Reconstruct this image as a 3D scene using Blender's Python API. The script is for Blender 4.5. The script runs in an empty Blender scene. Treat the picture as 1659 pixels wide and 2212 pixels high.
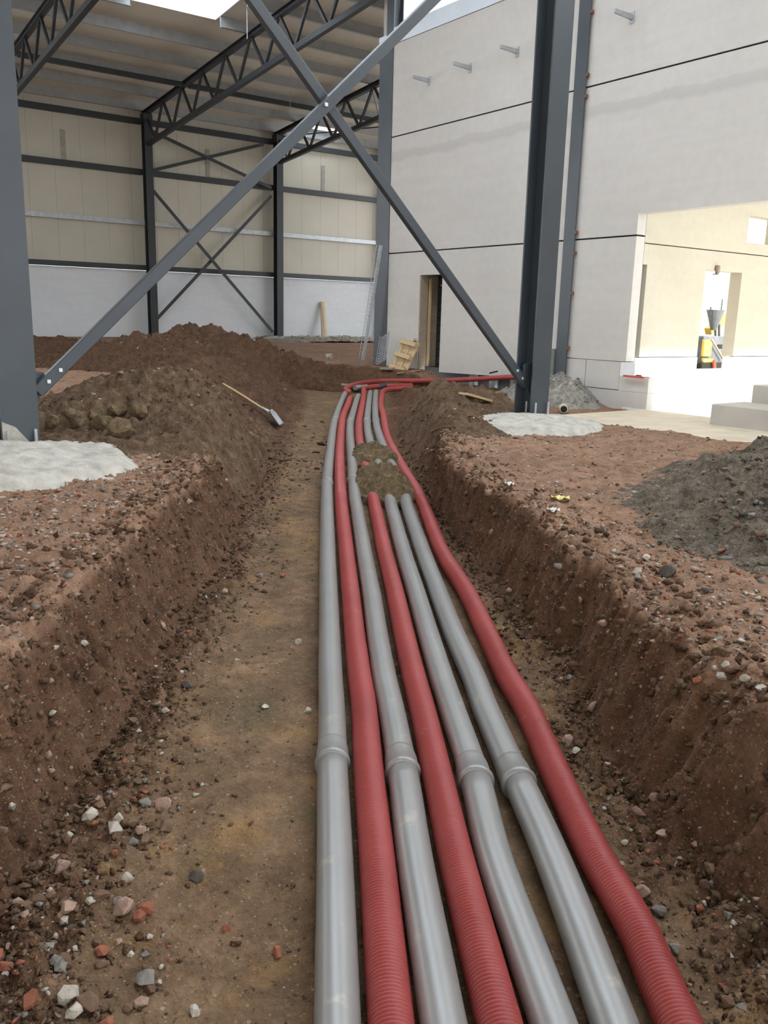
import bpy, bmesh, math, random
import numpy as np
from mathutils import Vector, Matrix

# ------------------------------------------------------------------ camera
F_PX, CX, CY = 1847.0, 829.5, 1106.0
YAW, PITCH, ROLL = [math.radians(a) for a in (35.864, 12.875, 1.432)]
CAM_H = 1.2
sc = bpy.context.scene
col = sc.collection


def _cam_axes():
    f = np.array([math.sin(YAW) * math.cos(PITCH), math.cos(YAW) * math.cos(PITCH), -math.sin(PITCH)])
    rt = np.array([math.cos(YAW), -math.sin(YAW), 0.0])
    up = np.cross(rt, f)
    return (math.cos(ROLL) * rt + math.sin(ROLL) * up, -math.sin(ROLL) * rt + math.cos(ROLL) * up, f)


RT, UP, FW = _cam_axes()
cam_data = bpy.data.cameras.new('camera')
cam_data.sensor_width = 36.0
cam_data.lens = F_PX / 2212.0 * 36.0
cam_data.clip_end = 500
cam_data.clip_start = 0.05
cam = bpy.data.objects.new('camera', cam_data)
cam.matrix_world = Matrix(((RT[0], UP[0], -FW[0], 0), (RT[1], UP[1], -FW[1], 0), (RT[2], UP[2], -FW[2], CAM_H), (0, 0, 0, 1)))
col.objects.link(cam)
sc.camera = cam

# ------------------------------------------------------------------ light
world = bpy.data.worlds.new('overcast_sky')
sc.world = world
world.use_nodes = True
wn = world.node_tree.nodes['Background']
wn.inputs['Color'].default_value = (0.90, 0.95, 1.0, 1)
wn.inputs['Strength'].default_value = 4.0
sun = bpy.data.lights.new('sun', 'SUN')
sun.energy = 7.5
sun.angle = math.radians(1.5)
sun.color = (1.0, 0.95, 0.86)
sun_o = bpy.data.objects.new('sun', sun)
sun_o.rotation_euler = (math.radians(56), 0, 0)      # from -Y, 34 degrees high
col.objects.link(sun_o)
sc.view_settings.view_transform = 'Standard'
sc.view_settings.look = 'None'
sc.view_settings.exposure = 0.26
sc.cycles.adaptive_threshold = 0.03
sc.cycles.max_bounces = 6
sc.cycles.diffuse_bounces = 4
sc.cycles.glossy_bounces = 2
sc.view_settings.gamma = 1.0
sc.view_settings.use_curve_mapping = False

rng = random.Random(7)
nrng = np.random.default_rng(11)


# ------------------------------------------------------------------ pixel helpers
def ray(x, y):
    return RT * ((x - CX) / F_PX) - UP * ((y - CY) / F_PX) + FW


def atz(x, y, z):
    d = ray(x, y)
    return d * ((z - CAM_H) / d[2]) + np.array([0, 0, CAM_H])


def atX(x, y, X):
    d = ray(x, y)
    return d * (X / d[0]) + np.array([0, 0, CAM_H])


def atY(x, y, Y):
    d = ray(x, y)
    return d * (Y / d[1]) + np.array([0, 0, CAM_H])


def atd(x, y, dep):
    return ray(x, y) * dep + np.array([0, 0, CAM_H])


# ------------------------------------------------------------------ materials
def mat(name):
    m = bpy.data.materials.new(name)
    m.use_nodes = True
    nt = m.node_tree
    b = nt.nodes['Principled BSDF']
    return m, nt, b


def node(nt, t, **kw):
    n = nt.nodes.new(t)
    for k, v in kw.items():
        if k in n.inputs:
            n.inputs[k].default_value = v
        else:
            setattr(n, k, v)
    return n


def ramp(nt, src, stops):
    r = nt.nodes.new('ShaderNodeValToRGB')
    e = r.color_ramp.elements
    while len(e) < len(stops):
        e.new(0.5)
    for i, (p, c) in enumerate(stops):
        e[i].position = p
        e[i].color = c if len(c) == 4 else (*c, 1)
    nt.links.new(src, r.inputs[0])
    return r


def mixc(nt, fac, a, b, mode='MIX'):
    m = nt.nodes.new('ShaderNodeMix')
    m.data_type = 'RGBA'
    m.blend_type = mode
    for sock, v in ((m.inputs[0], fac), (m.inputs[6], a), (m.inputs[7], b)):
        if hasattr(v, 'links'):
            nt.links.new(v, sock)
        else:
            sock.default_value = v if not isinstance(v, tuple) else (v if len(v) == 4 else (*v, 1))
    return m.outputs[2]


def pos(nt):
    return nt.nodes.new('ShaderNodeNewGeometry').outputs['Position']


def noise(nt, vec, scale, detail=4, rough=0.55):
    n = node(nt, 'ShaderNodeTexNoise', Scale=scale, Detail=detail, Roughness=rough)
    nt.links.new(vec, n.inputs['Vector'])
    return n.outputs['Fac']


def bump(nt, b, height, strength=0.3, dist=0.01, prev=None):
    n = node(nt, 'ShaderNodeBump', Strength=strength, Distance=dist)
    nt.links.new(height, n.inputs['Height'])
    if prev is not None:
        nt.links.new(prev, n.inputs['Normal'])
    nt.links.new(n.outputs[0], b.inputs['Normal'])
    return n.outputs[0]


def simple(name, c, rough=0.6, metal=0.0, var=0.12, scale=6.0, bumps=0.0, spec=0.5, local=False):
    m, nt, b = mat(name)
    v = node(nt, 'ShaderNodeTexCoord').outputs['Object'] if local else pos(nt)
    f = noise(nt, v, scale, 5)
    lo = tuple(x * (1 - var) for x in c)
    hi = tuple(min(1, x * (1 + var)) for x in c)
    r = ramp(nt, f, [(0.3, lo), (0.7, hi)])
    nt.links.new(r.outputs[0], b.inputs['Base Color'])
    b.inputs['Roughness'].default_value = rough
    b.inputs['Metallic'].default_value = metal
    b.inputs['Specular IOR Level'].default_value = spec
    if bumps:
        bump(nt, b, noise(nt, v, scale * 6, 4), bumps, 0.01)
    return m


M = {}
M['steel'] = simple('anthracite_paint', (0.052, 0.062, 0.072), 0.42, 0.0, 0.10, 2.0)
M['steel_dark'] = simple('dark_steel_paint', (0.024, 0.027, 0.03), 0.5, 0.0, 0.10, 2.0)
M['galv'] = simple('galvanised_steel', (0.42, 0.44, 0.46), 0.42, 0.35, 0.15, 9.0)
M['purlin'] = simple('purlin_steel', (0.36, 0.37, 0.37), 0.45, 0.25, 0.10, 4.0)
M['streak'] = simple('dull_streak', (0.30, 0.285, 0.24), 0.5, 0.0, 0.15, 6.0)
M['bolt'] = simple('bolt_zinc', (0.62, 0.64, 0.66), 0.35, 0.4, 0.05, 30.0)
M['rust'] = simple('rusty_iron', (0.20, 0.085, 0.04), 0.8, 0.0, 0.3, 60.0)
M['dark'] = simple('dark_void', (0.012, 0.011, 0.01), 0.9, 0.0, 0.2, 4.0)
M['flash'] = simple('white_flashing', (0.72, 0.78, 0.84), 0.4, 0.0, 0.04, 2.0)
M['whitepaint'] = simple('white_plinth_paint', (0.82, 0.83, 0.84), 0.7, 0.0, 0.04, 3.0)
M['yellow'] = simple('yellow_machine_paint', (0.62, 0.40, 0.07), 0.5, 0.0, 0.1, 3.0)
M['machine'] = simple('grey_machine_steel', (0.10, 0.11, 0.12), 0.6, 0.0, 0.2, 3.0)
M['redpaint'] = simple('red_paint', (0.55, 0.07, 0.04), 0.5, 0.0, 0.1, 5.0)
M['cream'] = simple('roof_sheet_cream', (0.60, 0.56, 0.47), 0.55, 0.0, 0.05, 1.5)
M['kerb'] = simple('white_kerb', (0.78, 0.80, 0.82), 0.5, 0.0, 0.04, 2.0)
M['block'] = simple('grey_block', (0.27, 0.27, 0.26), 0.9, 0.0, 0.15, 8.0, 0.3)
M['paper'] = simple('pale_scrap', (0.78, 0.76, 0.68), 0.8, 0.0, 0.06, 20.0)
M['yellowscrap'] = simple('yellow_scrap', (0.75, 0.62, 0.22), 0.8, 0.0, 0.1, 20.0)


def wood(name, c1, c2):
    m, nt, b = mat(name)
    tc = node(nt, 'ShaderNodeTexCoord').outputs['Object']
    mp = node(nt, 'ShaderNodeMapping')
    mp.inputs['Scale'].default_value = (3, 30, 30)
    nt.links.new(tc, mp.inputs['Vector'])
    r = ramp(nt, noise(nt, mp.outputs[0], 3.0, 5), [(0.3, c1), (0.7, c2)])
    nt.links.new(r.outputs[0], b.inputs['Base Color'])
    b.inputs['Roughness'].default_value = 0.75
    return m


M['wood'] = wood('pale_pine', (0.50, 0.34, 0.17), (0.66, 0.48, 0.27))
M['wood_old'] = wood('weathered_board', (0.26, 0.20, 0.14), (0.40, 0.32, 0.23))
M['ash'] = wood('ash_handle', (0.42, 0.28, 0.14), (0.55, 0.39, 0.21))


def soil(name, a, b_, c, speck=0.35, sc_=1.0, zone=False, bstr=0.7):
    m, nt, b = mat(name)
    v = pos(nt)
    big = noise(nt, v, 0.9 * sc_, 3, 0.6)
    mid = noise(nt, v, 7.0 * sc_, 4, 0.65)
    fine = noise(nt, v, 55.0, 3, 0.7)
    if zone:
        at = node(nt, 'ShaderNodeAttribute', attribute_name='zone')
        sep = node(nt, 'ShaderNodeSeparateColor')
        nt.links.new(at.outputs['Color'], sep.inputs[0])
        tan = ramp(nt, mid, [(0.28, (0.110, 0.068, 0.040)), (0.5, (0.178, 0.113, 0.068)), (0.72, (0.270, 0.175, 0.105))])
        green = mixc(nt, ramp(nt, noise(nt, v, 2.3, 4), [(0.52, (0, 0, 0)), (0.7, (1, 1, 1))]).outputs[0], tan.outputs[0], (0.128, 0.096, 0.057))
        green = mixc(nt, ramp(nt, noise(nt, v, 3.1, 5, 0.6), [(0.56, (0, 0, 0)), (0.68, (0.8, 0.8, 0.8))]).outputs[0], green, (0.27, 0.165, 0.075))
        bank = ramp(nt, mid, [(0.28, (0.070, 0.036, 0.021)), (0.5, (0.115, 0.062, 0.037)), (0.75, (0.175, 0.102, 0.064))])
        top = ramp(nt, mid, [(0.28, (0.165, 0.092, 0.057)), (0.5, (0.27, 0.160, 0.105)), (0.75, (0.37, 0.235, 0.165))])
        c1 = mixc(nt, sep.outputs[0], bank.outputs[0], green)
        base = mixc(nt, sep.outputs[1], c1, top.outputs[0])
    else:
        base = ramp(nt, mid, [(0.28, a), (0.5, b_), (0.75, c)]).outputs[0]
    base = mixc(nt, 0.55, base, ramp(nt, big, [(0.3, (0.62, 0.60, 0.58)), (0.7, (1.15, 1.12, 1.05))]).outputs[0], 'MULTIPLY')
    base = mixc(nt, 0.5, base, ramp(nt, fine, [(0.3, (0.6, 0.6, 0.6)), (0.7, (1.25, 1.25, 1.25))]).outputs[0], 'MULTIPLY')
    # small pebbles and brick crumbs
    hs = None
    for scale, thr, keep in ((38.0, 0.28, 0.62), (85.0, 0.30, 0.55)):
        vo = node(nt, 'ShaderNodeTexVoronoi', Scale=scale)
        nt.links.new(v, vo.inputs['Vector'])
        dist = ramp(nt, vo.outputs['Distance'], [(thr - 0.06, (1, 1, 1)), (thr, (0, 0, 0))])
        s = node(nt, 'ShaderNodeSeparateColor')
        nt.links.new(vo.outputs['Color'], s.inputs[0])
        gate = ramp(nt, s.outputs[0], [(keep, (0, 0, 0)), (keep + 0.02, (1, 1, 1))])
        mk = node(nt, 'ShaderNodeMath', operation='MULTIPLY')
        nt.links.new(dist.outputs[0], mk.inputs[0])
        nt.links.new(gate.outputs[0], mk.inputs[1])
        mk2 = node(nt, 'ShaderNodeMath', operation='MULTIPLY')
        nt.links.new(mk.outputs[0], mk2.inputs[0])
        mk2.inputs[1].default_value = speck
        pc = ramp(nt, s.outputs[1], [(0.0, (0.11, 0.075, 0.05)), (0.45, (0.22, 0.15, 0.10)), (0.78, (0.34, 0.25, 0.18)), (0.93, (0.46, 0.39, 0.31)), (0.97, (0.30, 0.11, 0.06))])
        base = mixc(nt, mk2.outputs[0], base, pc.outputs[0])
        if hs is None:
            hs = mk.outputs[0]
    nt.links.new(base, b.inputs['Base Color'])
    b.inputs['Roughness'].default_value = 0.95
    b.inputs['Specular IOR Level'].default_value = 0.15
    p = bump(nt, b, mid, bstr, 0.03)
    p = bump(nt, b, noise(nt, v, 21.0, 3, 0.65), bstr, 0.025, p)
    p = bump(nt, b, fine, bstr, 0.012, p)
    bump(nt, b, hs, 0.5, 0.01, p)
    return m


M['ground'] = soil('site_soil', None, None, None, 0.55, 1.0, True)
M['heap'] = soil('spoil_soil', (0.070, 0.043, 0.026), (0.128, 0.081, 0.050), (0.215, 0.150, 0.098), 0.35, 1.3, False, 0.9)
M['heapred'] = soil('red_brown_spoil', (0.060, 0.032, 0.019), (0.102, 0.056, 0.034), (0.165, 0.098, 0.06), 0.3, 1.3, False, 0.9)
M['clod'] = soil('yellow_clay_clod', (0.085, 0.058, 0.032), (0.150, 0.105, 0.060), (0.27, 0.205, 0.125), 0.2, 2.0, False, 0.9)
M['topcrumb'] = soil('top_soil_crumb', (0.115, 0.066, 0.042), (0.19, 0.115, 0.075), (0.29, 0.185, 0.13), 0.3, 1.3, False, 0.8)
M['greygravel'] = soil('grey_gravel', (0.085, 0.070, 0.053), (0.155, 0.127, 0.097), (0.28, 0.23, 0.178), 0.5, 1.5, False, 0.9)
M['rubblegrey'] = soil('grey_rubble', (0.16, 0.15, 0.135), (0.30, 0.285, 0.26), (0.48, 0.46, 0.42), 0.5, 1.5, False, 0.9)
M['pad'] = simple('poured_concrete', (0.45, 0.42, 0.365), 0.92, 0.0, 0.25, 9.0, 1.0, 0.2)
M['slab'] = simple('pale_slab', (0.58, 0.50, 0.38), 0.85, 0.0, 0.12, 3.0, 0.2)
M['precast'] = simple('precast_block', (0.46, 0.42, 0.37), 0.85, 0.0, 0.08, 2.5, 0.1)


def concrete_panel(name, c, stain=True):
    m, nt, b = mat(name)
    v = pos(nt)
    f1 = noise(nt, v, 0.5, 5, 0.6)
    f2 = noise(nt, v, 6.0, 5, 0.6)
    mp = node(nt, 'ShaderNodeMapping')
    mp.inputs['Scale'].default_value = (1, 0.5, 5.0)
    nt.links.new(v, mp.inputs['Vector'])
    f3 = noise(nt, mp.outputs[0], 1.2, 4, 0.5)
    base = ramp(nt, f1, [(0.3, tuple(x * 0.93 for x in c)), (0.7, c)]).outputs[0]
    base = mixc(nt, 0.5, base, ramp(nt, f2, [(0.3, (0.93, 0.93, 0.93)), (0.7, (1.05, 1.05, 1.05))]).outputs[0], 'MULTIPLY')
    base = mixc(nt, 0.25, base, ramp(nt, f3, [(0.35, (0.9, 0.89, 0.88)), (0.6, (1.03, 1.03, 1.03))]).outputs[0], 'MULTIPLY')
    if stain:      # damp tide mark: wavy band a little under the upper panel joint
        s = node(nt, 'ShaderNodeSeparateXYZ')
        nt.links.new(v, s.inputs[0])
        w = noise(nt, v, 0.8, 5, 0.6)
        ad = node(nt, 'ShaderNodeMath', operation='MULTIPLY_ADD')
        nt.links.new(w, ad.inputs[0])
        ad.inputs[1].default_value = 0.45
        nt.links.new(s.outputs[2], ad.inputs[2])
        ca = node(nt, 'ShaderNodeMapRange')
        nt.links.new(ad.outputs[0], ca.inputs[0])
        ca.inputs[1].default_value = 5.25
        ca.inputs[2].default_value = 5.65
        band = ramp(nt, ca.outputs[0], [(0.0, (0, 0, 0)), (0.25, (0.55, 0.55, 0.55)), (0.6, (0.4, 0.4, 0.4)), (0.72, (0, 0, 0))])
        base = mixc(nt, band.outputs[0], base, tuple(x * 0.72 for x in c))
    nt.links.new(base, b.inputs['Base Color'])
    b.inputs['Roughness'].default_value = 0.85
    b.inputs['Specular IOR Level'].default_value = 0.25
    bump(nt, b, f2, 0.06, 0.01)
    return m


M['panel'] = concrete_panel('concrete_panel', (0.62, 0.585, 0.54))
M['panel_far'] = concrete_panel('plinth_panel', (0.66, 0.68, 0.70), False)
M['panel_in'] = concrete_panel('inner_panel', (0.57, 0.525, 0.425), False)


def cladding():
    m, nt, b = mat('wall_cladding')
    v = pos(nt)
    base = ramp(nt, noise(nt, v, 0.4, 4), [(0.3, (0.44, 0.41, 0.33)), (0.7, (0.51, 0.475, 0.385))]).outputs[0]
    nt.links.new(base, b.inputs['Base Color'])
    b.inputs['Roughness'].default_value = 0.45
    w = node(nt, 'ShaderNodeTexWave', wave_type='BANDS', bands_direction='X', Scale=5.0)
    nt.links.new(v, w.inputs['Vector'])
    bump(nt, b, w.outputs['Fac'], 0.12, 0.02)
    return m


M['clad'] = cladding()


def grey_plastic():
    m, nt, b = mat('grey_pvc')
    v = pos(nt)
    c = ramp(nt, noise(nt, v, 3.0, 5), [(0.3, (0.215, 0.207, 0.195)), (0.7, (0.25, 0.242, 0.23))]).outputs[0]
    d = noise(nt, v, 7.0, 5, 0.65)
    mud = ramp(nt, d, [(0.62, (0, 0, 0)), (0.74, (0.7, 0.7, 0.7))])
    c = mixc(nt, mud.outputs[0], c, (0.42, 0.36, 0.29))
    nt.links.new(c, b.inputs['Base Color'])
    b.inputs['Roughness'].default_value = 0.34
    b.inputs['Specular IOR Level'].default_value = 1.0
    return m


def red_plastic():
    m, nt, b = mat('red_polyethylene')
    v = pos(nt)
    c = ramp(nt, noise(nt, v, 3.0, 5), [(0.3, (0.31, 0.048, 0.044)), (0.7, (0.38, 0.066, 0.059))]).outputs[0]
    mud = ramp(nt, noise(nt, v, 11.0, 6, 0.7), [(0.64, (0, 0, 0)), (0.74, (0.6, 0.6, 0.6))])
    c = mixc(nt, mud.outputs[0], c, (0.42, 0.20, 0.16))
    nt.links.new(c, b.inputs['Base Color'])
    b.inputs['Roughness'].default_value = 0.46
    b.inputs['Specular IOR Level'].default_value = 0.4
    return m


M['grey_pipe'] = grey_plastic()
M['red_pipe'] = red_plastic()
M['coupler'] = simple('black_coupler', (0.06, 0.065, 0.075), 0.45, 0.0, 0.1, 8.0)
STONE_C = {'brown': (0.16, 0.095, 0.06), 'grey': (0.22, 0.20, 0.175), 'pale': (0.44, 0.39, 0.325), 'brick': (0.29, 0.105, 0.06), 'dark': (0.085, 0.07, 0.058), 'pink': (0.36, 0.24, 0.18)}
for k, c in STONE_C.items():
    M['st_' + k] = simple(k + '_stone', c, 0.9, 0.0, 0.28, 28.0, 0.5, 0.3)
m_, nt_, b_ = mat('rooflight_pane')
tr = node(nt_, 'ShaderNodeBsdfTransparent')
tl = node(nt_, 'ShaderNodeBsdfTranslucent', Color=(0.9, 0.95, 1, 1))
mx = node(nt_, 'ShaderNodeMixShader', Fac=1.0)
nt_.links.new(tr.outputs[0], mx.inputs[1])
nt_.links.new(tl.outputs[0], mx.inputs[2])
nt_.links.new(mx.outputs[0], nt_.nodes['Material Output'].inputs[0])
M['pane'] = m_


# ------------------------------------------------------------------ object helpers
def tag(o, label=None, cat=None, group=None, kind=None):
    for k, v in (('label', label), ('category', cat), ('group', group), ('kind', kind)):
        if v:
            o[k] = v
    return o


def empty(name, loc=(0, 0, 0)):
    o = bpy.data.objects.new(name, None)
    o.location = tuple(float(a) for a in loc)
    o.empty_display_size = 0.2
    col.objects.link(o)
    return o


def link(name, me, material, parent=None, smooth=False):
    o = bpy.data.objects.new(name, me)
    if material is not None and not me.materials:
        me.materials.append(material)
    col.objects.link(o)
    if parent is not None:
        o.parent = parent
        # part meshes are built in world coordinates
        if parent.parent is None:
            o.matrix_parent_inverse = Matrix.LocRotScale(parent.location, parent.rotation_euler, parent.scale).inverted()
    if smooth:
        me.polygons.foreach_set('use_smooth', np.ones(len(me.polygons), dtype=bool))
    return o


def mesh(name, verts, faces):
    me = bpy.data.meshes.new(name)
    me.from_pydata([tuple(map(float, v)) for v in verts], [], faces)
    me.update()
    return me


def npmesh(name, V, Q):
    """verts (n,3), quads or tris (m,k) as arrays"""
    me = bpy.data.meshes.new(name)
    n, m, k = len(V), len(Q), Q.shape[1]
    me.vertices.add(n)
    me.vertices.foreach_set('co', np.ascontiguousarray(V, dtype=np.float32).ravel())
    me.loops.add(m * k)
    me.loops.foreach_set('vertex_index', np.ascontiguousarray(Q, dtype=np.int32).ravel())
    me.polygons.add(m)
    me.polygons.foreach_set('loop_start', np.arange(0, m * k, k, dtype=np.int32))
    me.polygons.foreach_set('loop_total', np.full(m, k, dtype=np.int32))
    me.update(calc_edges=True)
    return me


def boxv(c, ax, ay, az):
    """8 corners from centre and three half-axis vectors"""
    c, ax, ay, az = [np.array(a, float) for a in (c, ax, ay, az)]
    return [c + sx * ax + sy * ay + sz * az for sx, sy, sz in ((-1, -1, -1), (1, -1, -1), (1, 1, -1), (-1, 1, -1), (-1, -1, 1), (1, -1, 1), (1, 1, 1), (-1, 1, 1))]


BF = [(0, 3, 2, 1), (4, 5, 6, 7), (0, 1, 5, 4), (1, 2, 6, 5), (2, 3, 7, 6), (3, 0, 4, 7)]


def fix(me, bevel=0.0):
    bm = bmesh.new()
    bm.from_mesh(me)
    bmesh.ops.recalc_face_normals(bm, faces=bm.faces)
    if bevel:
        bmesh.ops.bevel(bm, geom=list(bm.edges), offset=bevel, segments=1, affect='EDGES')
    bm.to_mesh(me)
    bm.free()
    return me


def box(name, lo, hi, material, parent=None, bevel=0.0):
    lo, hi = np.array(lo, float), np.array(hi, float)
    c, h = (lo + hi) / 2, np.abs(hi - lo) / 2
    me = fix(mesh(name, boxv(c, (h[0], 0, 0), (0, h[1], 0), (0, 0, h[2])), BF), bevel)
    return link(name, me, material, parent)


def obox(name, c, ax, ay, az, material, parent=None, bevel=0.0):
    return link(name, fix(mesh(name, boxv(c, ax, ay, az), BF), bevel), material, parent)


def nrm(v):
    v = np.array(v, float)
    return v / np.linalg.norm(v)


def extrude(name, p0, p1, prof, up, material, parent=None, bevel=0.0):
    p0, p1 = np.array(p0, float), np.array(p1, float)
    d = nrm(p1 - p0)
    s = nrm(np.cross(d, up))
    u = np.cross(s, d)
    n = len(prof)
    V = [p0 + a * s + b * u for a, b in prof] + [p1 + a * s + b * u for a, b in prof]
    Fc = [tuple(range(n))[::-1], tuple(range(n, 2 * n))] + [(i, (i + 1) % n, n + (i + 1) % n, n + i) for i in range(n)]
    return link(name, fix(mesh(name, V, Fc), bevel), material, parent)


def hprof(h, b, tw, tf):
    """H section: a = across flanges (b), b = along web (h)"""
    return [(-b / 2, -h / 2), (b / 2, -h / 2), (b / 2, -h / 2 + tf), (tw / 2, -h / 2 + tf), (tw / 2, h / 2 - tf), (b / 2, h / 2 - tf), (b / 2, h / 2), (-b / 2, h / 2), (-b / 2, h / 2 - tf), (-tw / 2, h / 2 - tf), (-tw / 2, -h / 2 + tf), (-b / 2, -h / 2 + tf)]


def rprof(w, h):
    return [(-w / 2, -h / 2), (w / 2, -h / 2), (w / 2, h / 2), (-w / 2, h / 2)]


def cprof(r, n=10):
    return [(r * math.cos(2 * math.pi * i / n), r * math.sin(2 * math.pi * i / n)) for i in range(n)]


def prism_yz(name, poly, x0, x1, material, parent=None):
    n = len(poly)
    V = [(x0, y, z) for y, z in poly] + [(x1, y, z) for y, z in poly]
    Fc = [tuple(range(n)), tuple(range(n, 2 * n))[::-1]] + [(i, (i + 1) % n, n + (i + 1) % n, n + i) for i in range(n)]
    return link(name, fix(mesh(name, V, Fc)), material, parent)


def copy_tree(o, parent=None):
    c = o.copy()
    col.objects.link(c)
    if parent is not None:
        c.parent = parent
        c.matrix_parent_inverse = o.matrix_parent_inverse.copy()
    for ch in o.children:
        copy_tree(ch, c)
    return c


# ------------------------------------------------------------------ noise on arrays
_perm = np.random.default_rng(3).permutation(512).astype(np.int64)
_perm = np.concatenate([_perm, _perm])
_ga = np.random.default_rng(4).uniform(0, 2 * math.pi, 512)
_gx, _gy = np.cos(_ga), np.sin(_ga)


def perlin(x, y):
    x = np.asarray(x, float)
    y = np.asarray(y, float)
    xi, yi = np.floor(x).astype(np.int64), np.floor(y).astype(np.int64)
    xf, yf = x - xi, y - yi
    u = xf * xf * xf * (xf * (xf * 6 - 15) + 10)
    v = yf * yf * yf * (yf * (yf * 6 - 15) + 10)

    def g(ix, iy, dx, dy):
        k = _perm[(_perm[ix & 511] + iy) & 511]
        return _gx[k] * dx + _gy[k] * dy
    a, b = g(xi, yi, xf, yf), g(xi + 1, yi, xf - 1, yf)
    c, d = g(xi, yi + 1, xf, yf - 1), g(xi + 1, yi + 1, xf - 1, yf - 1)
    return (a + u * (b - a)) * (1 - v) + (c + u * (d - c)) * v


def fbm(x, y, octv=4, gain=0.5, billow=False):
    t, amp = 0, 1.0
    for o in range(octv):
        n = perlin(x * 2 ** o + 17.3 * o, y * 2 ** o - 9.1 * o)
        t = t + amp * ((np.abs(n) * 2 - 0.45) if billow else n)
        amp *= gain
    return t


def sstep(a, b, x):
    t = np.clip((x - a) / (b - a), 0, 1)
    return t * t * (3 - 2 * t)


# ------------------------------------------------------------------ ground: trench frame
T = nrm((0.55, 0.835, 0))[:2]
N = np.array([T[1], -T[0]])
ZF = -0.49


def uv(x, y):
    return x * T[0] + y * T[1], x * N[0] + y * N[1]


def xy(u, v):
    return u * T[0] + v * N[0], u * T[1] + v * N[1]


def segdist(x, y, a, b):
    a, b = np.array(a, float), np.array(b, float)
    d = b - a
    t = np.clip(((x - a[0]) * d[0] + (y - a[1]) * d[1]) / (d @ d), 0, 1)
    return np.hypot(x - a[0] - t * d[0], y - a[1] - t * d[1]), t


LT = ([-20, 2, 3.7, 5.6, 8.1, 12, 17, 19], [-0.95, -0.96, -0.94, -0.87, -0.90, -0.94, -1.0, -1.2])
LR = ([-20, 2, 3.2, 4.4, 5.4, 6.5, 8, 9.3, 11, 13, 19], [-1.25, -1.24, -1.20, -1.22, -1.18, -1.14, -1.35, -1.6, -2.0, -2.1, -2.0])
RTo = ([-20, 2.1, 2.5, 3.2, 3.8, 4.0, 4.3, 5.0, 6.0, 7.2, 9, 12, 19], [1.20, 1.18, 1.08, 1.00, 1.10, 1.14, 1.02, 0.96, 0.86, 0.76, 0.78, 0.66, 1.0])
RR = ([-20, 2.1, 2.5, 3.2, 3.6, 3.95, 4.35, 5.1, 5.6, 6.7, 7.6, 9, 12, 19], [1.42, 1.38, 1.36, 1.24, 1.26, 1.33, 1.20, 1.17, 1.10, 0.92, 0.86, 1.0, 1.25, 1.4])


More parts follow.
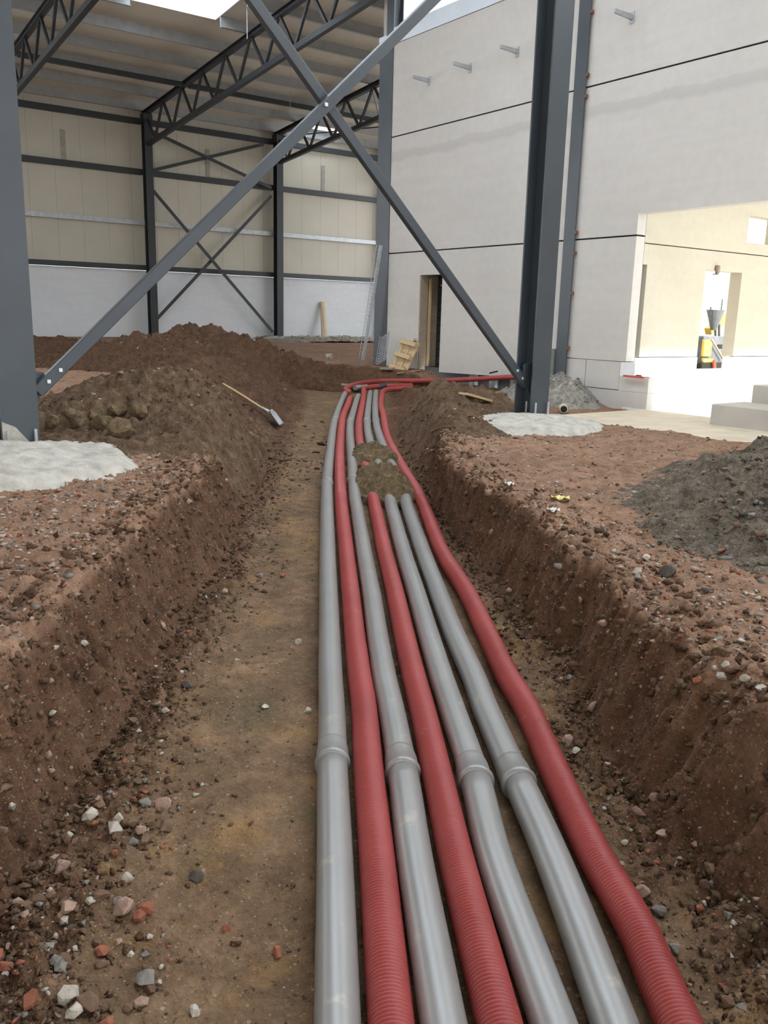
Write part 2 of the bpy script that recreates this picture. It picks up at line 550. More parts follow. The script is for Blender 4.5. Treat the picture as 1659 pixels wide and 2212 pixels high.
def ground(x, y, detail=True, zones=False):
    u, v = uv(x, y)
    wl = 0.07 * perlin(u * 1.7, v * 0.2 + 3) + 0.06 * perlin(u * 5, v * 0.9) + 0.035 * perlin(u * 13, v * 3) + 0.018 * perlin(u * 31, v * 9)
    wr = 0.10 * perlin(u * 1.5 + 9, v * 0.2) + 0.06 * perlin(u * 4.3, v * 0.7 + 5) + 0.05 * perlin(u * 12, v * 4) + 0.025 * perlin(u * 29, v * 11)
    lt, lr = np.interp(u, *LT), np.interp(u, *LR)
    rt, rr = np.interp(u, *RTo), np.interp(u, *RR)
    near = sstep(20.9, 20.2, u)
    sl = np.clip((v + wl - lr) / (lt - lr), 0, 1)
    sr = np.clip((rr - v - wr) / np.maximum(rr - rt, 0.05), 0, 1)
    sl = 0.55 * sl + 0.45 * sl * sl * (3 - 2 * sl)
    sr = 0.4 * sr + 0.6 * sr * sr * (3 - 2 * sr)
    d1 = np.minimum(sl, sr) * near
    cd, ct = segdist(x, y, (9.2, 21.0), (13.2, 14.4))
    d2 = sstep(1.35, 0.75, cd + 0.12 * perlin(x * 1.1, y * 1.1)) * (1 - 0.35 * sstep(0.8, 1.0, ct))
    depth = np.maximum(d1, d2)
    z = ZF * depth - 0.06 * d2
    out = 1 - depth
    # fall to the concrete slab and the strip dug along the wall
    drop = sstep(8.3, 9.7, x + 0.25 * perlin(x, y * 1.3)) * sstep(12.6, 11.3, y)
    z = z - 0.47 * drop * out
    z = np.minimum(z, -0.33 * sstep(9.4, 10.8, x + 0.3 * perlin(x * 0.9, y * 0.9)) * sstep(17.0, 15.6, y + 0.4 * perlin(x * 0.8 + 3, y * 0.8)) * sstep(10.8, 11.6, y))
    wallstrip = sstep(12.4, 12.9, x) * sstep(12.7, 13.2, y) * sstep(17.2, 16.4, y)
    z = np.minimum(z, -0.34 * wallstrip)
    z = np.where((x > 12.3) & (y > 16.6), z - 0.10 * sstep(12.3, 13.2, x) * out, z)
    z = z + 0.10 * sstep(24, 35, y)
    z = z - 0.04 * np.exp(-((x - 7.4) ** 2 + (y - 7.2) ** 2) / 1.5)
    if detail:
        wall = np.clip(4 * depth * (1 - depth), 0, 1)
        zn = 0.030 * fbm(x * 0.8, y * 0.8, 3) * out
        zn = zn + (0.010 * depth + 0.030 * out) * fbm(x * 3.0 + 5, y * 3.0, 3)
        zn = zn + (0.007 + 0.012 * out + 0.034 * wall) * fbm(x * 9, y * 9 + 2, 4, 0.62, True)
        # lumpy broken edge along both rims
        rim = np.exp(-((v - lr - 0.05) / 0.22) ** 2) * near + np.exp(-((v - rr + 0.02) / 0.30) ** 2) * near
        zn = zn + 0.055 * rim * (fbm(x * 4 + 3, y * 4, 4, 0.6, True) + 0.35)
        # crumbled bank bulge on the red-pipe side, nearest the camera
        bul = np.exp(-((u - 2.2) / 0.75) ** 2 - ((v - 1.5) / 0.3) ** 2)
        zn = zn + 0.10 * bul
        zn = zn + wall * 0.055 * fbm(u * 2.2, v * 3.1, 4, 0.6)
        # crumbs at the foot of the banks
        foot = np.exp(-((v - lt - 0.12) / 0.16) ** 2) + np.exp(-((v - rt + 0.08) / 0.14) ** 2)
        zn = zn + foot * near * (0.035 + 0.05 * fbm(x * 6, y * 6, 3, 0.6, True))
        z = z + zn * sstep(26, 12, u) + 0.3 * zn * (1 - sstep(26, 12, u))
    if zones:
        return z, depth
    return z


def axis_u():
    a = list(np.arange(-16, 0.8, 0.4))
    x = 0.8
    while x < 52:
        a.append(x)
        x += min(max(0.0105, 0.0047 * x), 0.35)
    return np.array(a)


def axis_v():
    a, x = [], 0.0
    while x < 34:
        a.append(x)
        x += 0.0125 if x < 1.7 else 0.0125 + 0.0145 * (x - 1.7)
    a = np.array(a)
    return np.concatenate([-a[:0:-1], a])


U_, V_ = axis_u(), axis_v()
UU, VV = np.meshgrid(U_, V_, indexing='ij')
GX, GY = xy(UU, VV)
GZ, GD = ground(GX, GY, True, True)
# drop the cells under the slab / inside the next room and far outside the hall
nu, nv = UU.shape
idx = np.arange(nu * nv).reshape(nu, nv)
quads = np.stack([idx[:-1, :-1], idx[1:, :-1], idx[1:, 1:], idx[:-1, 1:]], -1).reshape(-1, 4)
cx_, cy_ = GX.ravel()[quads[:, 0]], GY.ravel()[quads[:, 0]]
keep = ~((cx_ > 13.75) & (cy_ < 19.7)) & (cy_ < 36.2) & (cx_ < 34)
quads = quads[keep]
used, inv = np.unique(quads.ravel(), return_inverse=True)
GV = np.stack([GX.ravel(), GY.ravel(), GZ.ravel()], 1)[used]
me = npmesh('floor', GV, inv.reshape(-1, 4)[:, ::-1])
zone = np.zeros((len(GV), 4), np.float32)
dep_ = GD.ravel()[used]
ug, vg = uv(GV[:, 0], GV[:, 1])
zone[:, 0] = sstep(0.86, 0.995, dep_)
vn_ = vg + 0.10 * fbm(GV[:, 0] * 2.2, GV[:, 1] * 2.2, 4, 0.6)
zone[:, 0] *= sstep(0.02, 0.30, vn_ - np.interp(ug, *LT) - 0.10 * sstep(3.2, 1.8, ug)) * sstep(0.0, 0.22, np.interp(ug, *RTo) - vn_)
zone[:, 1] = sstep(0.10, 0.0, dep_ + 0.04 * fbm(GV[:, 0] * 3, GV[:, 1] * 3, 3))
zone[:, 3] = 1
at = me.color_attributes.new('zone', 'FLOAT_COLOR', 'POINT')
at.data.foreach_set('color', zone.ravel())
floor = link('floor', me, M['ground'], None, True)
tag(floor, 'brown earth ground with a wide trench dug through it', None, None, 'structure')
if GV[:, 2].mean() and me.polygons[0].normal.z < 0:
    me.flip_normals()


def gz(x, y):
    return float(ground(np.array([x]), np.array([y]))[0])


def hit(px, py, lo=1.0, hi=60.0):
    """where the view ray through a photo pixel meets the ground"""
    d = ray(px, py)
    t = np.concatenate([np.arange(lo, 8, 0.01), np.arange(8, hi, 0.04)])
    P = d[None] * t[:, None] + np.array([0, 0, CAM_H])
    g = ground(P[:, 0], P[:, 1])
    k = np.argmax(P[:, 2] < g)
    p = P[k].copy()
    p[2] = g[k]
    return p


# ------------------------------------------------------------------ roof
RS = 0.083


def roof_z(y):
    """top of the truss top chords"""
    return 9.0 + RS * (36.25 - y)


YB, YF, XL, XR = -12.0, 36.5, -22.0, 32.0
SKY = [(9.8, 12.65, 24.2, 27.1), (-8.2, -5.35, 24.2, 27.1)] + [(3.4, 8.8, y0, y0 + 5.2) for y0 in (-9.0, -3.4, 2.2, 7.8, 13.4)]  # the row over the trench is added out of view for overhead light
SKY.append((20.6, 22.8, 34.3, 35.7))
ceiling = empty('ceiling')
tag(ceiling, 'cream metal roof deck over the hall with rooflights', None, None, 'structure')


def roof_piece(x0, x1, y0, y1):
    V = []
    for dz in (0.34, 0.46):
        V += [(x0, y0, roof_z(y0) + dz), (x1, y0, roof_z(y0) + dz), (x1, y1, roof_z(y1) + dz), (x0, y1, roof_z(y1) + dz)]
    link('roof_sheet', fix(mesh('roof_sheet', V, BF)), M['cream'], ceiling)


xs = sorted(set([XL, XR, 13.95] + [a for s in SKY for a in s[:2]] + list(np.arange(-21, 32, 3.0))))
for x0, x1 in zip(xs[:-1], xs[1:]):
    if x1 - x0 < 0.01:
        continue
    cuts = sorted([(s[2], s[3]) for s in SKY if s[0] <= x0 + 1e-6 and s[1] >= x1 - 1e-6])
    y = YB if x0 < 13.9 else 19.6
    for a, b in cuts + [(YF, YF)]:
        if a - y > 0.01:
            roof_piece(x0, x1, y, a)
        y = b
for i, (x0, x1, y0, y1) in enumerate(SKY):
    if y0 < 0 or (y0 > 30 and False):
        pass
    r = empty('rooflight', ((x0 + x1) / 2, (y0 + y1) / 2, roof_z(y0)))
    if y0 > 30:
        tag(r, 'small rooflight close to the far wall eaves beam', 'rooflight')
    elif y0 > 20 and 9 < x0 < 10:
        tag(r, 'bright square rooflight with white kerb beside the long roof truss', 'rooflight')
    else:
        tag(r, 'milky rooflight with white kerb, added unseen above the trench for overhead light', 'rooflight', 'added rooflights')
    hgt = 0.45
    for nm, a, b in (('kerb', (x0, y0), (x1, y0)), ('kerb', (x1, y0), (x1, y1)), ('kerb', (x1, y1), (x0, y1)), ('kerb', (x0, y1), (x0, y0))):
        pa = np.array([a[0], a[1], roof_z(a[1]) + 0.34 + hgt / 2 - 0.02])
        pb = np.array([b[0], b[1], roof_z(b[1]) + 0.34 + hgt / 2 - 0.02])
        extrude('kerb', pa, pb, rprof(0.04, hgt), (0, 0, 1), M['kerb'], r)
    zt = lambda y: roof_z(y) + 0.34 + hgt - 0.02
    V = [(x0, y0, zt(y0)), (x1, y0, zt(y0)), (x1, y1, zt(y1)), (x0, y1, zt(y1))]
    V = V + [(a, b, c + 0.015) for a, b, c in V]
    link('pane', fix(mesh('pane', V, BF)), M['pane'], r)
    extrude('glazing_bar', ((x0 + x1) / 2, y0, zt(y0) - 0.03), ((x0 + x1) / 2, y1, zt(y1) - 0.03), rprof(0.05, 0.05), (0, 0, 1), M['kerb'], r)

# purlins (Z sections along X)
zp = [(-0.05, 0), (0.07, 0), (0.07, 0.02), (0.0, 0.02), (0.0, 0.34), (-0.05, 0.34)]
yk = 36.0
k = 0
while yk > 15.5:
    hide = [s for s in SKY if s[2] < yk < s[3]]
    segs, x = [], 3.0
    for s in sorted(hide):
        if s[0] > x:
            segs.append((x, s[0]))
        x = max(x, s[1])
    segs.append((x, 30.0))
    first = None
    ordn = ['eaves', 'second', 'third', 'fourth', 'fifth', 'sixth', 'seventh', 'eighth', 'ninth', 'tenth', 'eleventh', 'twelfth'][k]
    root = empty('roof_purlin', (segs[0][0], yk, roof_z(yk)))
    tag(root, f'galvanised roof purlin, {ordn} up the slope from the far wall' if k else 'galvanised eaves purlin directly above the far wall beam', 'purlin', 'roof purlins')
    for a, b in segs:
        if b - a > 0.3:
            extrude('purlin_length', (a, yk, roof_z(yk)), (b, yk, roof_z(yk)), zp, (0, 0, 1), M['purlin'], root)
    yk -= 1.85
    k += 1

# trusses along Y
GRID = [7.7, 13.6, 19.6, 25.6]


def chord_z(y, low):
    return roof_z(y) - (1.30 if low else 0.09)


def truss(X, label, y_end):
    root = empty('roof_truss', (X, 36, 7.6))
    tag(root, label, 'truss', 'roof trusses')
    y0 = 36.2
    top = hprof(0.18, 0.18, 0.02, 0.025)
    extrude('top_chord', (X, y0, chord_z(y0, 0)), (X, y_end, chord_z(y_end, 0)), top, (0, 0, 1), M['steel_dark'], root)
    extrude('bottom_chord', (X, 35.9, chord_z(35.9, 1)), (X, y_end, chord_z(y_end, 1)), rprof(0.16, 0.16), (0, 0, 1), M['steel_dark'], root)
    y = 36.0 - 0.15
    i = 0
    while y - 0.92 > y_end:
        a, b = (y, y - 0.925)
        pa = (X, a, chord_z(a, 0) if i % 2 == 0 else chord_z(a, 1))
        pb = (X, b, chord_z(b, 1) if i % 2 == 0 else chord_z(b, 0))
        extrude('diagonal', pa, pb, rprof(0.08, 0.08), (1, 0, 0), M['steel_dark'], root)
        y -= 0.925
        i += 1
    return root


truss(7.7, 'dark steel lattice roof truss farther from the concrete wall, above the spoil heaps', 17.0)
truss(13.6, 'dark steel lattice roof truss running to the column at the concrete wall end', 18.9)
truss(19.6, 'dark steel lattice roof truss on the braced far wall column nearer the leaning planks', 20.0)
truss(25.6, 'dark steel lattice roof truss behind the tall column at the concrete wall end', 24.0)

# longitudinal strut and thin roof bracing
for i, (a, b) in enumerate(zip(GRID[:-1], GRID[1:])):
    o = extrude('roof_strut', (a + 0.1, 31.75, roof_z(31.75) - 0.16), (b - 0.1, 31.75, roof_z(31.75) - 0.16), rprof(0.14, 0.16), (0, 0, 1), M['steel_dark'])
    tag(o, ['dark steel strut under the roof between the first and second truss from the soil heaps', 'dark steel strut under the roof in the braced bay', 'dark steel strut under the roof in the bay with leaning planks'][i], 'strut', 'roof struts')
for a, b, lab in (((19.6, 35.8), (25.6, 28.5), 'thin steel roof bracing rod rising away from the far wall'), ((25.6, 35.8), (19.6, 28.5), 'thin steel roof bracing rod crossing the other under the rooflight')):
    o = extrude('bracing_rod', (a[0], a[1], roof_z(a[1]) - 0.22), (b[0], b[1], roof_z(b[1]) - 0.25), cprof(0.025, 8), (0, 0, 1), M['steel_dark'])
    tag(o, lab, 'rod', 'roof bracing')
# hanging wires
for px, y0_, y1_, lab in ((534, 8, 84, 'white cable hanging down beside the bright rooflight'), (627, 190, 238, 'thin wire hanging from a roof purlin')):
    p = atX(px, y1_, 13.0 if px < 600 else 16.5)
    o = extrude('hanging_cable', p, (p[0], p[1], roof_z(p[1]) + 0.36), cprof(0.012 if px < 600 else 0.008, 6), (0, 1, 0), M['kerb'] if px < 600 else M['galv'])
    tag(o, lab, 'cable')

# ------------------------------------------------------------------ far wall (along X at Y = 36)
wall_back = empty('wall_back', (15, 36.15, 0))
tag(wall_back, 'far hall wall of cream cladding above a pale concrete plinth', None, None, 'structure')
YW = 36.12
for x0 in np.arange(2.0, 31.0, 1.0):
    box('panel', (x0 + 0.004, YW, 2.84), (x0 + 0.996, YW + 0.12, 9.35), M['clad'], wall_back)
for x0 in (1.6, 7.6, 13.6, 19.6, 25.6):
    box('plinth_panel', (x0 + 0.006, YW - 0.02, -0.3), (x0 + 5.994, YW + 0.18, 2.83), M['panel_far'], wall_back)
# girts per bay
BAYN = {7.7: 'bay beside the nearer steel column', 13.6: 'braced bay', 19.6: 'bay with the leaning planks'}
for a, b in zip(GRID[:-1], GRID[1:]):
    for z, h, m_n, nm in ((8.62, 0.22, 'steel_dark', 'eaves_beam'), (6.70, 0.22, 'steel_dark', 'wall_girt'), (4.72, 0.18, 'galv', 'wall_girt'), (2.94, 0.20, 'steel_dark', 'wall_girt')):
        o = box(nm, (a + 0.16, YW - 0.17, z - h / 2), (b - 0.16, YW, z + h / 2), M[m_n], None)
        kind = {8.62: 'dark steel eaves beam along the top of the far wall', 6.70: 'dark steel upper wall rail', 4.72: 'galvanised middle wall rail', 2.94: 'dark steel rail on the plinth top'}[z]
        tag(o, f'{kind} in the {BAYN[a]}', 'beam' if z > 8 else 'rail', 'far wall rails')
# thin grey strips on the cladding at mid-bay
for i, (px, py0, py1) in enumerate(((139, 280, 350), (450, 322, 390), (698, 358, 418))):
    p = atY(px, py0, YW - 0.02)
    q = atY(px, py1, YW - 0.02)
    o = box('wall_streak', (q[0] - 0.09, YW - 0.02, 6.80), (q[0] + 0.09, YW - 0.001, p[2]), M['streak'])
    tag(o, f'grey vertical strap on the cladding above the upper rail, {list(BAYN.values())[i]}', 'streak', 'wall streaks')


def steel_column(x, y, z0, z1, label, h=0.30, b=0.30, rot=False, m='steel', group=None, shaft='shaft'):
    root = empty('steel_column', (x, y, max(z0, 0)))
    tag(root, label, 'column', group)
    extrude(shaft, (x, y, z0), (x, y, z1), hprof(h, b, 0.014, 0.022), (1, 0, 0) if rot else (0, 1, 0), M[m], root)
    return root


FARL = {7.7: 'dark steel far wall column behind the nearer steel column', 13.6: 'dark steel far wall column rising behind the highest soil heap', 19.6: 'dark steel far wall column between braced bay and leaning planks', 25.6: 'dark steel far wall column mostly behind the column with the wire trays'}
for X in GRID:
    r = steel_column(X, 35.8, -0.2, 8.9, FARL[X], 0.34, 0.32, False, 'steel_dark', 'far wall columns')
    box('cap_plate', (X - 0.18, 35.60, 8.55), (X + 0.18, 36.0, 8.90), M['steel_dark'], r)
    box('base_plate', (X - 0.2, 35.58, 0.02), (X + 0.2, 36.02, 0.06), M['steel_dark'], r)

# far wall cross bracing
for a, b, lab in (((325, 282), (580, 403), 'upper far wall brace sloping down towards the concrete wall'), ((325, 369), (563, 313), 'upper far wall brace rising towards the concrete wall'), ((325, 405), (585, 712), 'long lower far wall brace falling towards the concrete wall'), ((336, 692), (582, 428), 'long lower far wall brace rising towards the concrete wall')):
    k = 35.72 if 'falling' in lab or 'down' in lab else 35.80
    p, q = atY(*a, k), atY(*b, k)
    d = nrm(q - p)
    o = extrude('wall_brace', p - d * 0.15, q + d * 0.15, rprof(0.03, 0.13), (0, 0, 1), M['steel_dark'])
    tag(o, lab, 'brace', 'far wall bracing')

# ------------------------------------------------------------------ concrete wall (X = 13.7)
XW, XT = 13.7, 13.95
wall_right = empty('wall_right', (13.8, 14, 0))
tag(wall_right, 'tall pale concrete panel wall along the hall', None, None, 'structure')
g = 0.016
YC, Y4 = 19.02, 12.66
# left bay, rows of panels, door opening in the lowest
prism_yz('panel', [(16.76, -0.12), (16.76, 2.24), (17.66, 2.24), (17.66, -0.12), (YC, -0.12), (YC, 2.815 - g), (Y4, 2.815 - g), (Y4, -0.03)], XW, XT, M['panel'], wall_right)
box('panel', (XW, Y4, 2.815 + g), (XT, YC, 5.665 - g), M['panel'], wall_right)
box('panel', (XW, Y4, 5.665 + g), (XT, YC, 7.83), M['panel'], wall_right)
# right bay
box('panel', (XW, 11.02, 0.46), (XT, Y4 - 0.02, 2.815 - g), M['panel'], wall_right)
prism_yz('panel', [(Y4 - 0.02, 2.815 + g), (Y4 - 0.02, 5.665 - g), (-12, 5.665 - g), (-12, -0.45), (5.5, -0.45), (5.5, 3.21), (11.02, 3.21), (11.02, 2.815 + g)], XW, XT, M['panel'], wall_right)
box('panel', (XW, -12, 5.665 + g), (XT, Y4 - 0.02, 7.83), M['panel'], wall_right)
box('joint_filler', (XW + 0.03, 11.03, 2.79), (XT - 0.02, YC, 2.84), M['dark'], wall_right)
for z in (5.64,):
    box('joint_filler', (XW + 0.03, -12, z), (XT - 0.02, YC, z + 0.05), M['dark'], wall_right)
# top flashing
fl = box('trim_1', (XW - 0.02, -12, 7.84), (XT + 0.05, YC, 8.21), M['flash'])
tag(fl, 'white metal flashing strip along the top of the concrete wall', None, None, 'structure')
# plinth under the right bay
box('plinth_block', (XW + 0.01, 12.04, -0.62), (XT, 12.56, 0.445), M['precast'] if False else M['panel'], wall_right)
box('plinth_block', (XW + 0.01, 11.16, -0.10), (XT, 12.02, 0.445), M['panel'], wall_right)
box('plinth_block', (XW + 0.01, 10.45, -0.62), (XT, 12.02, -0.115), M['panel'], wall_right)
box('plinth_block', (XW + 0.01, 10.45, -0.112), (XT, 11.15, 0.17), M['panel'], wall_right)
box('plinth_block', (XW + 0.012, 10.80, 0.173), (XT, 11.15, 0.445), M['whitepaint'], wall_right)
# near-black box painting the shade of the gap under the left bay
box('gap_shade_box', (XT - 0.02, 12.8, -0.75), (XT + 0.25, 19.0, -0.03), M['dark'], wall_right)
for yy in (15.6, 14.9, 14.2, 13.4):
    box('footing_stub', (XW + 0.05, yy - 0.06, -0.6), (XT - 0.03, yy + 0.06, -0.05), M['block'], wall_right)

# column set between the panels (flange faces the hall)
c4 = steel_column(13.78, 12.66, 0.10, 10.7, 'grey steel column set between the concrete wall panels with rusty wedges', 0.30, 0.30, True)
for py, px in ((20, 1289), (158, 1277), (205, 1271), (501, 1250), (546, 1246), (633, 1240), (752, 1232)):
    p = atX(px, py, 13.62)
    obox('rusty_wedge', (13.655, 12.49, p[2]), (0.03, 0, 0), (0, 0.02, 0), (0, 0, 0.03), M['rust'], c4)
box('concrete_stub', (13.55, 12.86, 0.0), (13.69, 12.98, 0.62), M['block'], c4)
# column at the wall end, with cover plate
cc = steel_column(13.83, 19.17, -0.1, 11.0, 'tall grey steel column at the end of the concrete wall, wire trays leaning on it', 0.30, 0.30, True)
box('cover_plate', (13.68, 19.32, -0.1), (13.71, 19.60, 8.05), M['steel'], cc)
box('cover_plate', (13.71, 19.57, -0.1), (13.98, 19.60, 8.05), M['steel'], cc)
box('white_cap', (13.665, 19.30, 7.97), (14.0, 19.62, 8.10), M['flash'], cc)

# galvanised brackets sticking out of the wall
for i, (px, py, lab) in enumerate(((927, 175, 'galvanised bracket on the concrete wall, first from the tall end column'), (1016, 147, 'galvanised bracket on the concrete wall, second from the tall end column'), (1118, 112, 'galvanised bracket on the concrete wall, just before the column on the round pad'), (1366, 38, 'galvanised bracket on the concrete wall past the column set between panels'))):
    p = atX(px, py, XW)
    r = empty('wall_bracket', p)
    tag(r, lab, 'bracket', 'wall brackets')
    x, y, z = p
    box('base_plate', (XW - 0.012, y - 0.05, z - 0.10), (XW, y + 0.05, z + 0.10), M['galv'], r)
    V = [(0.0, 0.05), (0.0, -0.045), (-0.5, -0.02), (-0.5, 0.05)]
    me = mesh('arm', [(XW + a, y - 0.021, z + b) for a, b in V] + [(XW + a, y + 0.021, z + b) for a, b in V], [(0, 1, 2, 3), (7, 6, 5, 4), (0, 4, 5, 1), (1, 5, 6, 2), (2, 6, 7, 3), (3, 7, 4, 0)])
    link('arm', fix(me), M['galv'], r)

# small doorway with block wall behind it
box('door_lining', (XW + 0.02, 17.625, -0.12), (XT, 17.66, 2.24), M['wood_old'], wall_right)
box('door_reveal', (XT, 17.66, -0.12), (XT + 0.35, 17.72, 2.3), M['wood_old'], wall_right)
box('lintel', (XT, 16.6, 2.24), (XT + 0.9, 17.8, 2.45), M['dark'], wall_right)
wall_inner = empty('wall_3', (14.7, 17, 0))
tag(wall_inner, 'dark grey block wall inside the small doorway', None, None, 'structure')
for r_ in range(13):
    off = 0.0 if r_ % 2 else 0.2
    for c_ in range(6):
        y0 = 15.7 + c_ * 0.4 + off
        z0 = -0.2 + r_ * 0.2
        box('block', (14.62, y0 + 0.006, z0 + 0.006), (14.82, y0 + 0.394, z0 + 0.194), M['block'], wall_inner)
box('mortar_bed', (14.635, 15.6, -0.25), (14.80, 18.4, 2.45), M['dark'], wall_inner)
box('side_wall', (13.96, 18.1, -0.25), (14.9, 18.25, 2.6), M['block'], wall_inner)
box('side_wall', (13.96, 15.5, -0.25), (14.9, 15.6, 2.6), M['block'], wall_inner)
box('soffit', (13.96, 15.5, 2.46), (14.9, 18.3, 2.6), M['block'], wall_inner)
post = box('timber_post', (13.97, 17.56, -0.12), (14.02, 17.62, 2.16), M['wood'])
tag(post, 'pale timber post standing inside the small doorway', 'post')
lb = empty('junction_bracket', (14.2, 17.15, 2.0))
tag(lb, 'pale bracket with hanging fitting at the top of the small doorway', 'bracket')
box('rail', (14.2, 16.78, 1.99), (14.24, 17.45, 2.02), M['paper'], lb)
box('box', (14.17, 16.95, 1.86), (14.24, 17.10, 2.02), M['wood_old'], lb)
box('fitting', (14.19, 17.18, 1.62), (14.22, 17.22, 1.80), M['paper'], lb)
box('cord', (14.2, 17.195, 1.80), (14.21, 17.205, 2.0), M['paper'], lb)

# ------------------------------------------------------------------ room beyond the big opening
wall_4 = empty('wall_4', (17, 11.1, 0))
tag(wall_4, 'cream concrete inner wall of the sunlit room beyond the opening', None, None, 'structure')


def prism_xz(name, poly, y0, y1, material, parent):
    n = len(poly)
    V = [(x, y0, z) for x, z in poly] + [(x, y1, z) for x, z in poly]
    Fc = [tuple(range(n)), tuple(range(n, 2 * n))[::-1]] + [(i, (i + 1) % n, n + (i + 1) % n, n + i) for i in range(n)]
    return link(name, fix(mesh(name, V, Fc)), material, parent)


Y0, Y1 = 11.02, 11.30
prism_xz('panel', [(14.09, 0.54), (15.98, 0.54), (15.98, 2.30), (17.28, 2.30), (17.28, 0.54), (26, 0.54), (26, 2.68), (14.09, 2.68)], Y0, Y1, M['panel_in'], wall_4)
box('panel', (13.96, Y0, 2.30), (14.088, Y1, 2.68), M['panel_in'], wall_4)
prism_xz('panel', [(13.96, 2.70), (26, 2.70), (26, 5.6), (18.45, 5.6), (18.45, 2.93), (17.32, 2.93), (17.32, 5.6), (13.96, 5.6)], Y0, Y1, M['panel_in'], wall_4)
box('panel', (17.32, Y0, 3.48), (18.45, Y1, 5.6), M['panel_in'], wall_4)
box('panel', (13.96, Y0, 5.62), (26, Y1, 8.0), M['panel_in'], wall_4)
prism_xz('plinth_panel', [(13.96, -0.6), (26, -0.6), (26, 0.525), (17.33, 0.525), (17.33, 0.26), (15.99, 0.26), (15.99, 0.525), (13.96, 0.525)], Y0 - 0.01, Y1, M['whitepaint'], wall_4)
box('slot_back', (13.96, Y0 + 0.10, 0.2), (14.09, Y1, 2.30), M['block'], wall_4)
slab = empty('floor_slab', (12, 9, -0.42))
tag(slab, 'pale concrete slab laid at the big wall opening', 'slab')
box('slab_bay', (9.75, 3.5, -0.60), (13.70, 10.50, -0.42), M['slab'], slab, 0.01)
fl2 = box('floor_inner', (13.70, -12, -0.60), (30, 11.01, -0.425), M['whitepaint'])
tag(fl2, 'bright sunlit floor of the room beyond the opening', None, None, 'structure')
fl3 = box('floor_outer', (13.96, 11.02, -0.62), (60, 19.6, -0.45), M['slab'])
tag(fl3, 'pale yard surface outside', None, None, 'structure')
ce2 = box('added_ceiling', (13.96, 0.0, 8.0), (26.2, 11.4, 8.2), M['panel_in'])  # unseen roof added to keep sun off the upper inner wall
wl8 = box('added_wall_room', (26.0, -6, -0.6), (26.2, 11.02, 8.0), M['panel_in'])  # unseen wall added to cut skylight on the inner wall
tag(wl8, 'unseen wall added to cut skylight in the room beyond the opening', None, None, 'structure')
tag(ce2, 'unseen roof added to shade the inner wall beyond the opening', None, None, 'structure')

wl5 = box('added_wall_cross', (13.96, 19.62, -0.6), (32, 19.85, 10.3), M['panel'])  # unseen, added to stop sun and daylight reaching the far hall
wl6 = box('added_wall_left', (-22.2, -12.0, -0.6), (-22.0, 36.3, 10.3), M['clad'])  # unseen, added to lower the side light in the hall
wl7 = box('added_wall_front', (-22.2, -12.3, 5.2), (13.95, -12.05, 13.5), M['clad'])  # unseen, added to narrow the daylight from the open end
tag(wl7, 'unseen cladding wall added above the open hall end to limit daylight', None, None, 'structure')
tag(wl6, 'unseen cladding wall added to keep side daylight out of the hall', None, None, 'structure')
tag(wl5, 'unseen concrete cross wall added to keep sun and daylight off the far hall', None, None, 'structure')

# ------------------------------------------------------------------ near columns, footings and cross brace
YN = 7.75


def heightmesh(name, x0, x1, y0, y1, res, fn, material, parent=None, frame=None, floor_fn=None, eps=-0.02):
    """a heap: fn gives height above the ground, kept where it stands proud"""
    a, b = np.arange(x0, x1, res), np.arange(y0, y1, res)
    A, B = np.meshgrid(a, b, indexing='ij')
    X, Y = (A, B) if frame is None else frame(A, B)
    H = fn(X, Y)
    G = (ground(X, Y, False) if floor_fn is None else floor_fn(X, Y))
    Z = G + H
    n, m = A.shape
    ix = np.arange(n * m).reshape(n, m)
    Q = np.stack([ix[:-1, :-1], ix[1:, :-1], ix[1:, 1:], ix[:-1, 1:]], -1).reshape(-1, 4)
    Hf = H.ravel()
    Q = Q[(Hf[Q] > eps).any(1)]
    used, inv = np.unique(Q.ravel(), return_inverse=True)
    V = np.stack([X.ravel(), Y.ravel(), Z.ravel()], 1)[used]
    me = npmesh(name, V, inv.reshape(-1, 4))
    if len(me.polygons) and sum(p.normal.z for p in me.polygons[:50]) < 0:
        me.flip_normals()
    return link(name, me, material, parent, True)


def pad(name, cx, cy, rx, ry, hgt, label, skew=(0, 0)):
    def fn(X, Y):
        dx, dy = X - cx, Y - cy
        th = np.arctan2(dy, dx)
        r = np.hypot(dx / rx, dy / ry) * (1 + 0.13 * perlin(np.cos(th) * 2 + 5, np.sin(th) * 2) + 0.06 * perlin(X * 5, Y * 5))
        body = hgt * (0.45 * sstep(1.0, 0.90, r) + 0.55 * sstep(0.95, 0.1, r))
        return body - 0.05 * sstep(0.97, 1.1, r) + 0.030 * fbm(X * 5, Y * 5, 4, 0.6) * sstep(1.05, 0.9, r)
    o = heightmesh(name, cx - rx * 1.4, cx + rx * 1.4, cy - ry * 1.4, cy + ry * 1.4, 0.03, fn, M['pad'], eps=-0.045)
    return tag(o, label, 'footing')


pad('concrete_footing', 1.15, 7.05, 1.30, 1.05, 0.17, 'spread white concrete footing poured around the column beside the soil heaps')
pad('concrete_footing', 7.42, 7.32, 0.88, 0.85, 0.13, 'round concrete footing poured around the column before the concrete wall')

